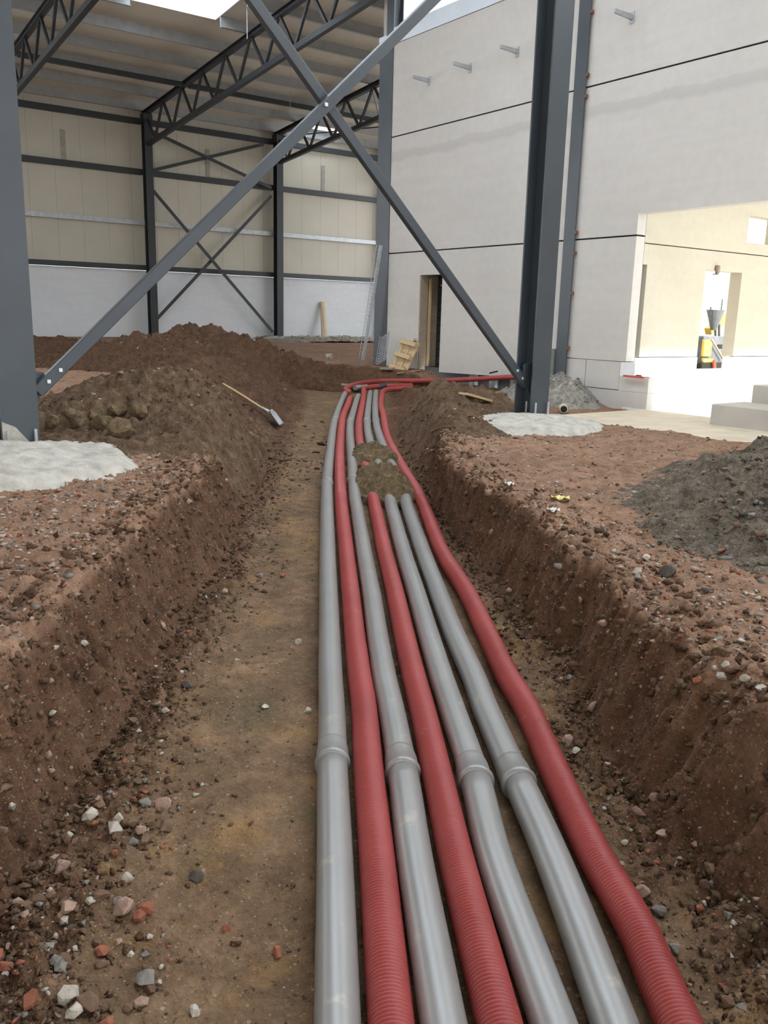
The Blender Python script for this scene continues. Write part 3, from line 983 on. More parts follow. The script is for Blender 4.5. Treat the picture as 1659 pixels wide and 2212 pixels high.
cl = steel_column(1.70, YN, -0.1, 10.9, 'dark grey steel column in a white concrete footing beside the soil heaps')
cr = steel_column(7.86, YN, -0.1, 10.6, 'dark grey steel column on a round concrete footing before the concrete wall')
for root, xc in ((cl, 1.70), (cr, 7.86)):
    for dx in (-0.11, 0.11):
        extrude('anchor_bolt', (xc + dx, YN - 0.19, 0.0), (xc + dx, YN - 0.19, 0.20), cprof(0.014, 8), (0, 1, 0), M['galv'], root)
    extrude('anchor_bolt', (xc - 0.08, YN, 0.0), (xc - 0.08, YN, 0.20), cprof(0.014, 8), (0, 1, 0), M['galv'], root)
    s = 1 if xc < 4 else -1
    zg = 0.60
    ex = 0.25 if xc < 4 else 0.17
    V = [(xc + s * 0.007, zg + 0.10), (xc + s * ex, zg + 0.06), (xc + s * ex, zg - 0.10), (xc + s * 0.007, zg - 0.40)]
    me = mesh('gusset_plate', [(a, YN - 0.008, z) for a, z in V] + [(a, YN + 0.008, z) for a, z in V], [(0, 1, 2, 3), (7, 6, 5, 4), (0, 4, 5, 1), (1, 5, 6, 2), (2, 6, 7, 3), (3, 7, 4, 0)])
    link('gusset_plate', fix(me), M['steel'], root)
# splash of mortar on the foot of the first column
sp = mesh('mortar_splash', [(1.555, YN - 0.152, 0.05), (1.78, YN - 0.152, 0.07), (1.66, YN - 0.152, 0.22), (1.555, YN - 0.152, 0.27)], [(0, 1, 2, 3)])
bm = bmesh.new(); bm.from_mesh(sp); bmesh.ops.solidify(bm, geom=bm.faces[:], thickness=-0.004); bm.to_mesh(sp); bm.free()
link('mortar_splash', sp, M['pad'], cl)

b1a, b1b = atY(88, 838, YN - 0.07), atY(935, 0, YN - 0.07)
b2a, b2b = atY(1131, 826, YN + 0.05), atY(545, 0, YN + 0.05)
for nm, (a, b), lab, tgt in (('cross_brace', (b1a, b1b), 'dark steel cross brace rising from the column beside the soil heaps', 7.75), ('cross_brace', (b2a, b2b), 'dark steel cross brace rising from the column before the concrete wall', 1.85)):
    d = nrm(b - a)
    t = (tgt - a[0]) / d[0]
    root = empty('cross_brace', a)
    tag(root, lab, 'brace', 'cross brace pair')
    yo = a[1]
    thk = 0.105
    extrude('bar', a - d * 0.05, a + d * t, rprof(0.075, thk), (0, 0, 1) if False else np.cross(d, (0, 1, 0)), M['steel'], root, 0.006)
    for k in (0.08, 0.22):
        p = a + d * k
        obox('bolt_head', (p[0], yo - 0.045, p[2]), (0.016, 0, 0), (0, 0.012, 0), (0, 0, 0.016), M['bolt'], root, 0.004)
pc = atY(705, 226, YN - 0.12)
# crossing bolt belongs to the first brace
obox('bolt_head', (pc[0], YN - 0.115, pc[2]), (0.018, 0, 0), (0, 0.012, 0), (0, 0, 0.018), M['bolt'], root, 0.004)


# ------------------------------------------------------------------ pipes
def catmull(P, step):
    P = [np.array(p, float) for p in P]
    P = [2 * P[0] - P[1]] + P + [2 * P[-1] - P[-2]]
    out = []
    for i in range(1, len(P) - 2):
        a, b, c, d = P[i - 1:i + 3]
        n = max(2, int(np.linalg.norm(c - b) / step))
        for k in range(n):
            t = k / n
            out.append(0.5 * ((2 * b) + (c - a) * t + (2 * a - 5 * b + 4 * c - d) * t * t + (3 * b - a - 3 * c + d) * t ** 3))
    out.append(P[-2])
    return np.array(out)


def resample(C, s):
    L = np.concatenate([[0], np.cumsum(np.linalg.norm(np.diff(C, axis=0), axis=1))])
    return np.stack([np.interp(s, L, C[:, i]) for i in range(3)], 1), L[-1]


def tube(C, R, seg=24):
    """rings along points C with radius array R -> verts, quads"""
    D = np.gradient(C, axis=0)
    D /= np.linalg.norm(D, axis=1)[:, None]
    S = np.cross(D, np.array([0, 0, 1.0]))
    S /= np.linalg.norm(S, axis=1)[:, None]
    Uv = np.cross(S, D)
    th = np.linspace(0, 2 * math.pi, seg, endpoint=False)
    V = C[:, None, :] + R[:, None, None] * (np.cos(th)[None, :, None] * S[:, None, :] + np.sin(th)[None, :, None] * Uv[:, None, :])
    n = len(C)
    i = np.arange(n - 1)[:, None] * seg
    j = np.arange(seg)[None, :]
    Q = np.stack([i + j, i + (j + 1) % seg, i + seg + (j + 1) % seg, i + seg + j], -1).reshape(-1, 4)
    return V.reshape(-1, 3), Q


def tube_obj(name, C, R, material, parent, seg=24):
    V, Q = tube(C, R, seg)
    me = npmesh(name, V, Q)
    # close both ends
    bm = bmesh.new()
    bm.from_mesh(me)
    bm.edges.ensure_lookup_table()
    be = [e for e in bm.edges if e.is_boundary]
    bmesh.ops.holes_fill(bm, edges=be, sides=0)
    bmesh.ops.recalc_face_normals(bm, faces=bm.faces)
    for f in bm.faces:
        f.smooth = len(f.verts) == 4
    bm.to_mesh(me)
    bm.free()
    return link(name, me, material, parent)


ZP = -0.432
PR = 0.0565
PIPE_PX = {
    'G1': [(729, 2212), (723.7, 1862), (719, 1681), (717, 1536), (714, 1462), (712, 1371), (709.6, 1281), (707.8, 1191), (706.3, 1100), (706.5, 1046), (709, 1011), (714.7, 963), (721.6, 915), (734, 876), (744.7, 851)],
    'R1': [(845, 2212), (815, 1862), (797.4, 1681), (787, 1536), (777, 1462), (766, 1371), (757, 1281), (747.6, 1191), (738.3, 1100), (736, 1069), (733.8, 1011), (734.5, 963), (738.4, 915), (742, 896), (751, 876), (756, 861)],
    'G2': [(958, 2212), (897, 1862), (872, 1681), (846, 1536), (830, 1462), (815, 1371), (802, 1281), (786, 1191), (771, 1100), (766, 1069), (760, 992), (756, 944), (756.5, 915), (761.5, 896), (770, 867), (774, 856)],
    'R2': [(1078, 2212), (987, 1862), (946, 1681), (913, 1536), (893.8, 1462), (872.7, 1371), (853, 1281), (830.5, 1191), (811, 1100), (804, 1069), (788.5, 1002), (777, 954), (775.5, 915), (778.5, 896), (783.7, 867), (786, 848)],
    'G3': [(1195, 2212), (1070.5, 1862), (1026, 1681), (978, 1536), (953.4, 1462), (925.4, 1371), (899, 1281), (871, 1191), (846.5, 1100), (838.7, 1069), (815.5, 998), (799, 954), (793, 915), (796, 876), (799.5, 849)],
    'G4': [(1327, 2212), (1251.6, 2005), (1186, 1837), (1133.7, 1702), (1114.6, 1681), (1051, 1536), (1023, 1462), (982, 1371), (947, 1281), (913, 1191), (881.7, 1100), (872, 1069), (840.6, 992), (824, 954), (812.6, 915), (810.5, 876), (812, 848)],
    'R3': [(1465.6, 2212), (1374.6, 2005), (1278.6, 1837), (1199, 1668), (1140, 1534), (1096.6, 1462), (1053, 1371), (1009, 1281), (954, 1191), (918, 1100), (903, 1066), (884, 1034), (869, 1009), (849.7, 973), (837, 944), (831, 915), (828, 896), (823, 876), (824.5, 858)],
}
PIPE_PX['G4'][3] = (1126, 1702)
TAIL = {
    'R2': [atz(785.5, 840, -0.40), atz(791, 837.5, -0.40), atz(808, 835.5, -0.41), atz(824, 834.3, -0.42), atz(850, 833.5, -0.42), atz(892, 832.5, -0.43)],
    'R3': [atz(826, 848, -0.43), atz(833, 842.5, -0.43), atz(852, 840, -0.43), atz(892, 837.5, -0.43)],
}
PIPE_LABEL = {
    'G1': 'outermost smooth grey conduit running along the open trench floor',
    'R1': 'red corrugated pipe between the outermost grey conduit and the next grey one',
    'G2': 'smooth grey conduit lying between two red corrugated pipes',
    'R2': 'middle red corrugated pipe, passing under the soil clods beside paired grey conduits',
    'G3': 'smooth grey conduit of the close pair, on the middle red pipe side',
    'G4': 'smooth grey conduit of the close pair, on the outer red pipe side',
    'R3': 'outer red corrugated pipe lying along the foot of the steep bank',
}
COLLAR = {'G1': [1652, 1046, 908], 'G2': [1668, 1040, 911], 'G3': [1688, 1000, 911], 'G4': [1695, 992, 909]}
PIPE_C = {}
for key, px in PIPE_PX.items():
    pts = [atz(a, b, ZP) for a, b in px]
    d0 = nrm(pts[0] - pts[1])
    pts = [pts[0] + d0 * 1.6] + pts
    pts += [np.array(t) for t in TAIL.get(key, [])]
    if key not in TAIL:
        pts.append(pts[-1] + nrm(pts[-1] - pts[-2]) * 0.25 - np.array([0, 0, 0.03]))
    C = catmull(pts, 0.03)
    PIPE_C[key] = C
    L = resample(C, np.array([0.0]))[1]
    if key[0] == 'G':
        root = empty('grey_conduit', C[0])
        tag(root, PIPE_LABEL[key], 'pipe', 'grey conduits in the trench')
        # split into lengths at the socket collars
        segL = np.concatenate([[0], np.cumsum(np.linalg.norm(np.diff(C, axis=0), axis=1))])
        cut = [0.0]
        for py in COLLAR[key]:
            pxx = np.interp(-py, [-b for a, b in px], [a for a, b in px])
            q = atz(pxx, py, ZP)
            cut.append(segL[np.argmin(np.linalg.norm(C - q, axis=1))])
        cut.append(L)
        for a, b in zip(cut[:-1], cut[1:]):
            s = np.arange(a, b + 0.04, 0.07)
            s[-1] = b
            P, _ = resample(C, s)
            seg = tube_obj('pipe_length', P, np.full(len(P), PR), M['grey_pipe'], root, 32)
            if a > 0:
                # socket: the belled end that grips the nearer length
                ss = np.array([-0.004, 0.0, 0.006, 0.016, 0.022, 0.026, 0.10, 0.125, 0.15]) + a - 0.004
                rr = np.array([PR - 0.002, PR + 0.008, PR + 0.0105, PR + 0.0105, PR + 0.008, PR + 0.0048, PR + 0.0048, PR + 0.002, PR - 0.001])
                P2, _ = resample(C, ss)
                tube_obj('socket', P2, rr, M['grey_pipe'], seg, 40)
    else:
        root = empty('red_corrugated_pipe', C[0])
        tag(root, PIPE_LABEL[key], 'pipe', 'red corrugated pipes in the trench')
        pitch = 0.0127
        nr = int(7.6 / pitch)
        s = []
        r = []
        for i in range(nr):
            for f, dr in ((0.0, 0.0), (0.25, 0.0), (0.45, -0.0055), (0.80, -0.0055)):
                s.append((i + f) * pitch)
                r.append(PR + dr)
        q0 = nr * pitch
        while q0 < L - 0.03:
            for f, dr in ((0.0, 0.0), (0.25, 0.0), (0.45, -0.0055), (0.80, -0.0055)):
                s.append(q0 + f * 0.03)
                r.append(PR + dr * 1.0)
            q0 += 0.03
        s, r = np.array(s), np.array(r)
        P, _ = resample(C, s)
        tube_obj('corrugated_wall', P, r, M['red_pipe'], root, 22)
        # the moulding seam shows as a thin line
cpl = np.array([atz(816.5, 834.9, -0.417), atz(824, 834.3, -0.42), atz(832, 834.0, -0.42)])
o = tube_obj('pipe_coupler', cpl, np.full(3, PR + 0.012), M['coupler'], None, 24)
tag(o, 'dark grey coupling sleeve on the red pipe near the bend', 'coupling')
# pipes of the cross trench
def far_pipe(name, pts, m, lab, cat='pipe', seg=20, rad=PR):
    C = catmull(pts, 0.06)
    o = tube_obj(name, C, np.full(len(C), rad), M[m], None, seg)
    return tag(o, lab, cat)


far_pipe('red_corrugated_pipe', [atz(757, 848, -0.42), atz(746, 842, -0.37), atz(752, 836, -0.35), atz(766, 831, -0.36), atz(794, 826, -0.38), atz(833, 822.5, -0.36), (13.0, 16.6, -0.31), (13.28, 15.9, -0.25), (13.3, 14.8, -0.14), (13.3, 13.7, -0.02), (13.3, 13.0, 0.0)], 'red_pipe', 'red pipe crossing behind the others and running along the concrete wall base')
far_pipe('grey_conduit', [atz(678, 830, -0.42), atz(720, 832, -0.42), atz(765, 835.5, -0.42), atz(800, 838, -0.42)], 'grey_pipe', 'loose grey conduit lying across the end of the trench')
far_pipe('grey_conduit', [atz(767, 838, -0.38), atz(792, 835.5, -0.38)], 'grey_pipe', 'short grey conduit stub beside the red pipe bend')

# ------------------------------------------------------------------ soil heaps
def heap(name, lobes, res, label, material, namp=0.10, cut=-0.02, fr=1.0, xmax=None, on_shovel=False):
    L = np.array([(l[0], l[1], l[2], l[3]) for l in lobes])
    x0, x1 = (L[:, 0] - L[:, 3]).min() - 0.3, (L[:, 0] + L[:, 3]).max() + 0.3
    y0, y1 = (L[:, 1] - L[:, 3]).min() - 0.3, (L[:, 1] + L[:, 3]).max() + 0.3

    def fn(X, Y):
        wx = X + 0.22 * fbm(X * 0.9 + 4, Y * 0.9, 2)
        wy = Y + 0.22 * fbm(X * 0.9, Y * 0.9 + 8, 2)
        H = np.full(X.shape, -9.0)
        for (lx, ly, lh, lr) in L:
            r = np.hypot(wx - lx, wy - ly) / lr
            h = lh * (1.0 - np.sqrt(r * r + 0.02) + 0.14) / 1.0 - 0.02
            H = np.log(np.exp(9 * H.clip(-4)) + np.exp(9 * h.clip(-4))) / 9
        uu, vv = uv(X, Y)
        # spoil stands at its angle of repose beside the trench
        ltv, rtv = np.interp(uu, *LT), np.interp(uu, *RTo)
        zcap = np.maximum(-0.50 + (0.78 + 0.9 * sstep(11.0, 9.5, uu)) * np.maximum(0, ltv - vv) - 0.3 * sstep(-0.05, 0.1, vv - ltv), -0.50 + 1.7 * np.maximum(0, vv - rtv) - 0.3 * sstep(-0.05, 0.1, rtv - vv))
        zcap = zcap + 4.0 * sstep(20.0, 21.0, uu)
        H = np.minimum(H, zcap - ground(X, Y, False) + 0.05 * fbm(X * 2 + 7, Y * 2, 3))
        if xmax is not None:
            H = np.where(X > xmax, -1.0, H)
        a_, b_2 = SH_TIP, SH_END
        dl, tl_0 = segdist(X, Y, a_[:2], b_2[:2])
        zl = np.where(tl_0 < 0.2, SH_TIP[2] + (SH_NECK[2] - SH_TIP[2]) * tl_0 / 0.2, SH_NECK[2] + (SH_END[2] - SH_NECK[2]) * (tl_0 - 0.2) / 0.8)
        wgt = np.exp(-(dl / 0.22) ** 2)
        k = sstep(-0.1, 0.25, H)
        H = H + namp * fbm(X * 1.6 * fr, Y * 1.6 * fr, 3, 0.5) * k + namp * 0.75 * fbm(X * 4.5 * fr + 3, Y * 4.5 * fr, 4, 0.62, True) * (0.4 + 0.6 * k) - 0.02
        if on_shovel:
            H = H * (1 - wgt) + wgt * (zl - 0.035 - ground(X, Y, False))
        return H
    o = heightmesh(name, x0, x1, y0, y1, res, fn, M[material], eps=cut)
    HEAPS.append(fn)
    return tag(o, label, 'soil heap')


HEAPS = []
# the shovel lies on the slope: tip on the trench floor, handle up the heap
SH_TIP = atz(604, 921, -0.42)
SH_NECK = atd(579, 890, (SH_TIP - np.array([0, 0, CAM_H])) @ FW - 0.02)
_d = (SH_NECK - np.array([0, 0, CAM_H])) @ FW
SH_END = min((atd(440, 806, k) for k in np.arange(_d - 0.6, _d + 0.8, 0.02)), key=lambda p: abs(np.linalg.norm(p - SH_NECK) - 1.32) + 0.02 * abs(p[2] - 0.3))


def LB(px, py, dep, r, dz=0.0):
    p = atd(px, py, dep)
    return (p[0], p[1], p[2] + dz - float(ground(np.array([p[0]]), np.array([p[1]]), False)[0]), r)


heap('soil_heap', [LB(315, 800, 9.1, 1.25), LB(250, 850, 9.2, 1.1), LB(430, 835, 9.3, 1.05), LB(530, 890, 9.2, 0.9), LB(200, 905, 9.0, 0.9), LB(395, 815, 9.7, 1.1), LB(470, 940, 8.3, 0.7), LB(500, 850, 11.2, 1.1), LB(540, 880, 11.4, 0.8), LB(400, 800, 10.8, 1.3), LB(330, 795, 10.2, 1.2), LB(530, 945, 8.7, 0.75), LB(420, 930, 8.2, 0.8), LB(460, 815, 11.2, 1.2)], 0.03, 'dark brown soil heap with a shovel lying on it, by the trench', 'heap', 0.13, on_shovel=True)
heap('soil_heap', [LB(590, 790, 13, 1.4), LB(520, 795, 11.5, 1.3), LB(640, 825, 12.8, 1.1), LB(450, 800, 12.0, 1.3), LB(540, 830, 10.8, 1.0), LB(560, 800, 14.5, 1.5), LB(500, 785, 15.0, 1.7), LB(620, 800, 15.0, 1.4), LB(410, 770, 14.5, 1.6)], 0.04, 'brown soil heap next to the trench between shovel heap and tallest heap', 'heapred', 0.13, on_shovel=True)
heap('soil_heap', [LB(445, 700, 20, 2.1, 0.02), LB(335, 715, 19, 1.9), LB(255, 733, 19, 1.6), LB(560, 742, 20, 2.0), LB(620, 758, 20.5, 1.6), LB(205, 752, 18.6, 1.2), LB(400, 708, 20, 1.5), LB(410, 735, 18, 1.8), LB(510, 722, 20, 1.8)], 0.06, 'tallest dark brown soil heap in front of the far wall', 'heapred', 0.16, -0.02, 0.8)
heap('soil_heap', [LB(75, 722, 22, 1.9), LB(145, 742, 22, 1.3), LB(20, 725, 22.5, 2.0), LB(175, 750, 21.5, 1.0)], 0.07, 'low soil heap behind the column in the white footing', 'heapred', 0.14, -0.02, 0.8)
heap('soil_heap', [LB(940, 822, 12.3, 0.95), LB(905, 860, 11.0, 0.75), LB(1010, 852, 12.6, 1.0), LB(1080, 856, 12.8, 0.9), LB(948, 912, 9.5, 0.55), LB(1000, 870, 11.0, 0.9), LB(920, 890, 9.9, 0.5)], 0.03, 'yellowish brown soil heap between the red pipes and the round footing', 'heap', 0.10)
heap('gravel_heap', [(5.55, 2.75, 0.42, 1.15), (5.2, 2.1, 0.35, 1.0), (6.3, 3.1, 0.5, 1.2), (4.6, 1.9, 0.16, 0.6)], 0.02, 'dark grey gravel heap on the bank of the red-pipe side', 'greygravel', 0.09)
o = heap('rubble_heap', [(13.35, 12.75, 0.42, 0.8), (13.2, 12.2, 0.5, 0.7), (12.9, 11.9, 0.3, 0.6), (13.5, 13.0, 0.3, 0.5), (12.6, 12.6, 0.25, 0.7)], 0.03, 'grey broken concrete heaped at the foot of the embedded column', 'rubblegrey', 0.10, xmax=13.68)
o['category'] = 'rubble heap'
o = heap('gravel_heap', [(x, 35.2 + 0.3 * math.sin(x * 3), 0.16 + 0.05 * math.sin(x * 5), 1.3) for x in np.arange(19.2, 26.5, 0.9)], 0.09, 'low bank of pale gravel along the far wall by the leaning planks', 'rubblegrey', 0.08)
o['category'] = 'gravel heap'


def surf(x, y):
    """top of ground and heaps"""
    X, Y = np.array([x]), np.array([y])
    g0 = ground(X, Y, False)[0]
    z = ground(X, Y)[0]
    for f in HEAPS:
        z = max(z, g0 + f(X, Y)[0])
    return float(z)


def surf_many(X, Y):
    g0 = ground(X, Y, False)
    z = ground(X, Y)
    for f in HEAPS:
        z = np.maximum(z, g0 + f(X, Y))
    return z


def hit_all(px, py):
    d = ray(px, py)
    t = np.concatenate([np.arange(1.2, 8, 0.02), np.arange(8, 40, 0.05)])
    P = d[None] * t[:, None] + np.array([0, 0, CAM_H])
    g0 = ground(P[:, 0], P[:, 1], False)
    z = ground(P[:, 0], P[:, 1])
    for f in HEAPS:
        z = np.maximum(z, g0 + f(P[:, 0], P[:, 1]))
    k = np.argmax(P[:, 2] < z)
    p = P[k].copy()
    p[2] = z[k]
    return p


# clods lying across the pipes
def clump(name, px, label, hmax, seed):
    c = np.array([np.array(uv(*atz(a, b, -0.36)[:2])) for a, b in px])
    u0, v0 = c.mean(0)

    def fn(X, Y):
        u, v = uv(X, Y)
        # signed distance to the outline polygon
        best = np.full(X.shape, 9.0)
        inside = np.zeros(X.shape, bool)
        n = len(c)
        for i in range(n):
            a, b = c[i], c[(i + 1) % n]
            d, _ = segdist(u, v, a, b)
            best = np.minimum(best, d)
            cond = ((a[1] > v) != (b[1] > v)) & (u < (b[0] - a[0]) * (v - a[1]) / (b[1] - a[1] + 1e-9) + a[0])
            inside ^= cond
        sd = np.where(inside, best, -best) + 0.03 * perlin(u * 9 + seed, v * 9)
        return hmax * sstep(-0.01, 0.13, sd) + (0.045 * fbm(u * 8 + seed, v * 8, 4, 0.6, True)) * sstep(-0.02, 0.06, sd) - 0.14 * sstep(0.0, -0.05, sd) - 0.03
    lo, hi = c.min(0) - 0.1, c.max(0) + 0.1
    o = heightmesh(name, lo[0], hi[0], lo[1], hi[1], 0.011, fn, M['clod'], None, xy, lambda X, Y: np.full(X.shape, -0.385), -0.10)
    return tag(o, label, 'soil clod', 'clods on the pipes')


clump('soil_clod', [(763, 1010), (800, 1002), (850, 1004), (880, 1020), (898, 1040), (902, 1056), (880, 1066), (850, 1070), (815, 1062), (792, 1062), (768, 1048), (757, 1030)], 'larger lump of dug soil lying across the pipes', 0.10, 2)
clump('soil_clod', [(756, 966), (790, 957), (822, 956), (845, 968), (872, 985), (868, 996), (840, 990), (815, 990), (795, 997), (768, 990), (752, 980)], 'smaller lump of dug soil lying across the pipes', 0.10, 7)


# ------------------------------------------------------------------ stones
def hull_stone(seed, n=15, flat=0.7):
    r = np.random.default_rng(seed)
    p = r.normal(size=(n, 3))
    p /= np.linalg.norm(p, axis=1)[:, None]
    p *= r.uniform(0.82, 1.05, (n, 1))
    p *= np.array([1.0, r.uniform(0.65, 0.95), flat * r.uniform(0.8, 1.1)])
    bm = bmesh.new()
    for q in p:
        bm.verts.new(q * 0.5)
    res = bmesh.ops.convex_hull(bm, input=bm.verts[:])
    loose = [v for v in bm.verts if not v.link_faces]
    bmesh.ops.delete(bm, geom=loose, context='VERTS')
    bmesh.ops.recalc_face_normals(bm, faces=bm.faces)
    bmesh.ops.triangulate(bm, faces=bm.faces)
    me = bpy.data.meshes.new('stone')
    bm.to_mesh(me)
    bm.free()
    return me


SHAPES = {}
for ck in STONE_C:
    SHAPES[ck] = []
    for s in range(6):
        me = hull_stone(100 + s * 7 + len(ck) * 31, 16 if s < 4 else 22)
        me.materials.append(M['st_' + ck])
        SHAPES[ck].append(me)


def stone(x, y, size, ck, label, group=None, sink=0.3, name='stone', z=None, rot=None, sc3=None):
    me = rng.choice(SHAPES[ck])
    o = bpy.data.objects.new(name, me)
    zz = surf(x, y) if z is None else z
    o.location = (x, y, zz + size * (0.35 - sink * 0.5))
    o.rotation_euler = (rng.uniform(-0.4, 0.4), rng.uniform(-0.4, 0.4), rng.uniform(0, 6.28)) if rot is None else rot
    o.scale = (size, size, size) if sc3 is None else sc3
    col.objects.link(o)
    return tag(o, label, 'stone', group)


HERO = [
    (147, 2165, 52, 'pale', 'squarish pale grey block fragment at the near end of the stone strip'),
    (355, 2212 - 22, 0, None, None),
    (318, 1972, 46, 'brick', 'flat red brick fragment leaning by a pinkish stone'),
    (266, 1978, 56, 'pink', 'pinkish wedge stone beside the flat red brick fragment'),
    (222, 2068, 34, 'brick', 'upright orange brick piece standing at the stone strip edge'),
    (425, 1900, 34, 'dark', 'dark stone lying alone on the bare trench floor'),
    (288, 1790, 34, 'brown', 'round reddish stone on the stone strip, one of three neighbours'),
    (358, 1798, 40, 'brown', 'large reddish brown stone at the outer edge of the stone strip'),
    (313, 1822, 34, 'brown', 'pinkish brown stone between two reddish round stones'),
    (248, 1848, 22, 'brick', 'bright orange brick chip in the middle of the stone strip'),
    (149, 1818, 18, 'pale', 'small yellowish stone on the upper side of the stone strip'),
    (490, 2016, 28, 'brick', 'orange pebble alone on the trench floor'),
    (600, 2068, 34, 'brick', 'reddish stone half sunk in the trench floor near the outermost grey conduit'),
    (422, 2196, 30, 'pale', 'pale flat chip on the trench floor near the stone strip'),
    (305, 2180, 34, 'pink', 'grey pink stone standing beside a smaller brown stone'),
    (277, 2188, 26, 'brown', 'smaller brown stone beside a grey pink stone'),
    (162, 2205, 44, 'pale', 'long white shard at the near end of the stone strip'),
    (140, 2000, 34, 'pale', 'whitish crumbly stone in the stone strip'),
    (196, 1955, 24, 'pale', 'pale rounded pebble in the stone strip by a brick chip'),
    (322, 2028, 18, 'pale', 'small cream pebble at the edge of the stone strip'),
    (115, 1557, 18, 'pale', 'white chip stuck in the bank face'),
    (28, 1757, 26, 'pale', 'long white chip stuck low in the bank face'),
    (358, 1545, 20, 'pale', 'white pebble at the foot of the bank'),
    (122, 1422, 16, 'pale', 'small white pebble on the bank crest'),
    (110, 1482, 16, 'pink', 'small triangular tan stone on the bank face'),
    (645, 1390, 18, 'pale', 'flat white shard on the trench floor near the outermost grey conduit'),
    (572, 1532, 18, 'pale', 'small white shard lying in a dark hollow of the trench floor'),
    (665, 1543, 18, 'pale', 'tan flat stone next to the outermost grey conduit'),
    (1224, 1608, 34, 'pink', 'pinkish stone beside the outer red pipe'),
    (1242, 1630, 20, 'pale', 'white pebble below a pinkish stone beside the outer red pipe'),
    (1388, 1932, 36, 'pink', 'large pinkish white stone touching the outer red pipe'),
    (1420, 1982, 38, 'grey', 'broad grey stone in the rubble beside the outer red pipe'),
    (1348, 1825, 18, 'pale', 'small white round pebble beside the outer red pipe'),
    (1342, 1870, 18, 'pink', 'tan pebble beside the outer red pipe'),
    (1458, 2062, 34, 'grey', 'greenish grey stone touching the outer red pipe'),
    (1513, 1970, 14, 'pale', 'small white pebble on the slope beside the outer red pipe'),
    (1590, 1520, 20, 'brown', 'brown stone in the row of stones on the near bank crest'),
    (1558, 1473, 26, 'pale', 'rounded cream stone on the near bank crest'),
    (1608, 1478, 24, 'pale', 'white angular stone on the near bank crest'),
    (1645, 1495, 30, 'pale', 'large tan stone on the near bank crest'),
    (1566, 1448, 26, 'pale', 'white flat stone on the near bank crest above the rounded cream stone'),
    (1505, 1478, 22, 'brick', 'orange brown brick piece on the near bank crest'),
    (1440, 1248, 44, 'dark', 'dark slab stone casting a hollow on the bank top'),
    (1428, 1275, 16, 'brick', 'small red brick chip beside the dark slab stone'),
    (1395, 1211, 22, 'pale', 'cream flat stone on the bank top near the dark slab stone'),
    (1375, 1244, 22, 'pale', 'pale flake on the bank top near the dark slab stone'),
    (1558, 1193, 16, 'brick', 'red brick chip at the foot of the dark grey gravel heap'),
    (1638, 1300, 16, 'pale', 'tan pebble on the dark grey gravel heap'),
    (1433, 1136, 14, 'dark', 'black stone on the bare bank top'),
    (1300, 1376, 26, 'pink', 'pinkish stone on the edge of the steep bank'),
    (712, 775, 22, 'pale', 'pale round stone on the ground between the trenches'),
    (497, 1249, 18, 'brown', 'brown stone on the trench floor, one of a row'),
    (562, 1247, 18, 'grey', 'grey stone on the trench floor, one of a row'),
    (612, 1248, 16, 'brick', 'reddish stone on the trench floor, one of a row'),
    (485, 1281, 18, 'pink', 'tan stone on the trench floor by the bank foot'),
    (183, 1403, 20, 'pale', 'pale grey pebble on the bank crest beside brown clods'),
    (405, 1488, 28, 'dark', 'dark brown stone at the bank foot'),
]
for px, py, w, ck, lab in HERO:
    if ck is None:
        continue
    p = hit_all(px, py)
    dep = (p - np.array([0, 0, CAM_H])) @ FW
    stone(p[0], p[1], w * dep / F_PX * 1.12, ck, lab)

# the rest: scattered stones told apart only by their place
ZONES = [
    ('wide stone spill at the near end of the crumbling bank', 'spill', 88, (0.026, 0.075), (('brown', .58), ('grey', .14), ('pale', .09), ('brick', .11), ('pink', .08))),
    # name, u range, v fn, n, size range (m), weights
    ('stone strip at the foot of the crumbling bank', 'strip', 70, (0.018, 0.058), (('brown', .55), ('grey', .15), ('pale', .1), ('brick', .12), ('pink', .08))),
    ('rubble between the outer red pipe and the steep bank', 'right', 52, (0.018, 0.05), (('brown', .5), ('grey', .2), ('pale', .1), ('brick', .1), ('pink', .1))),
    ('near bank crest beside the red-pipe side', 'rcrest', 26, (0.02, 0.055), (('brown', .45), ('grey', .2), ('pale', .12), ('brick', .08), ('pink', .15))),
    ('bank top on the grey-conduit side', 'lcrest', 16, (0.02, 0.06), (('brown', .45), ('grey', .2), ('pale', .15), ('brick', .1), ('pink', .1))),
]
UUd = lambda: rng.random()


def zone_point(z):
    if z == 'strip':
        u = 1.9 + 4.2 * UUd() ** 1.6
        v = np.interp(u, *LT) + 0.04 + abs(rng.gauss(0, 0.15)) * (1.25 if u < 3.2 else 0.8)
    elif z == 'spill':
        u = 1.72 + 1.15 * UUd() ** 1.1
        v = np.interp(u, *LT) + 0.02 + 0.42 * UUd() ** 1.3 * (1.15 - 0.35 * (u - 1.7))
    elif z == 'right':
        u = 1.75 + 2.6 * UUd() ** 1.4
        v = np.interp(u, *RTo) - abs(rng.gauss(0.02, 0.12))
    elif z == 'rcrest':
        u = 2.0 + 2.2 * UUd()
        v = np.interp(u, *RR) + 0.05 + 0.5 * UUd()
    else:
        u = 2.9 + 3.2 * UUd()
        v = np.interp(u, *LR) - 0.02 - 0.5 * UUd()
    return u, v


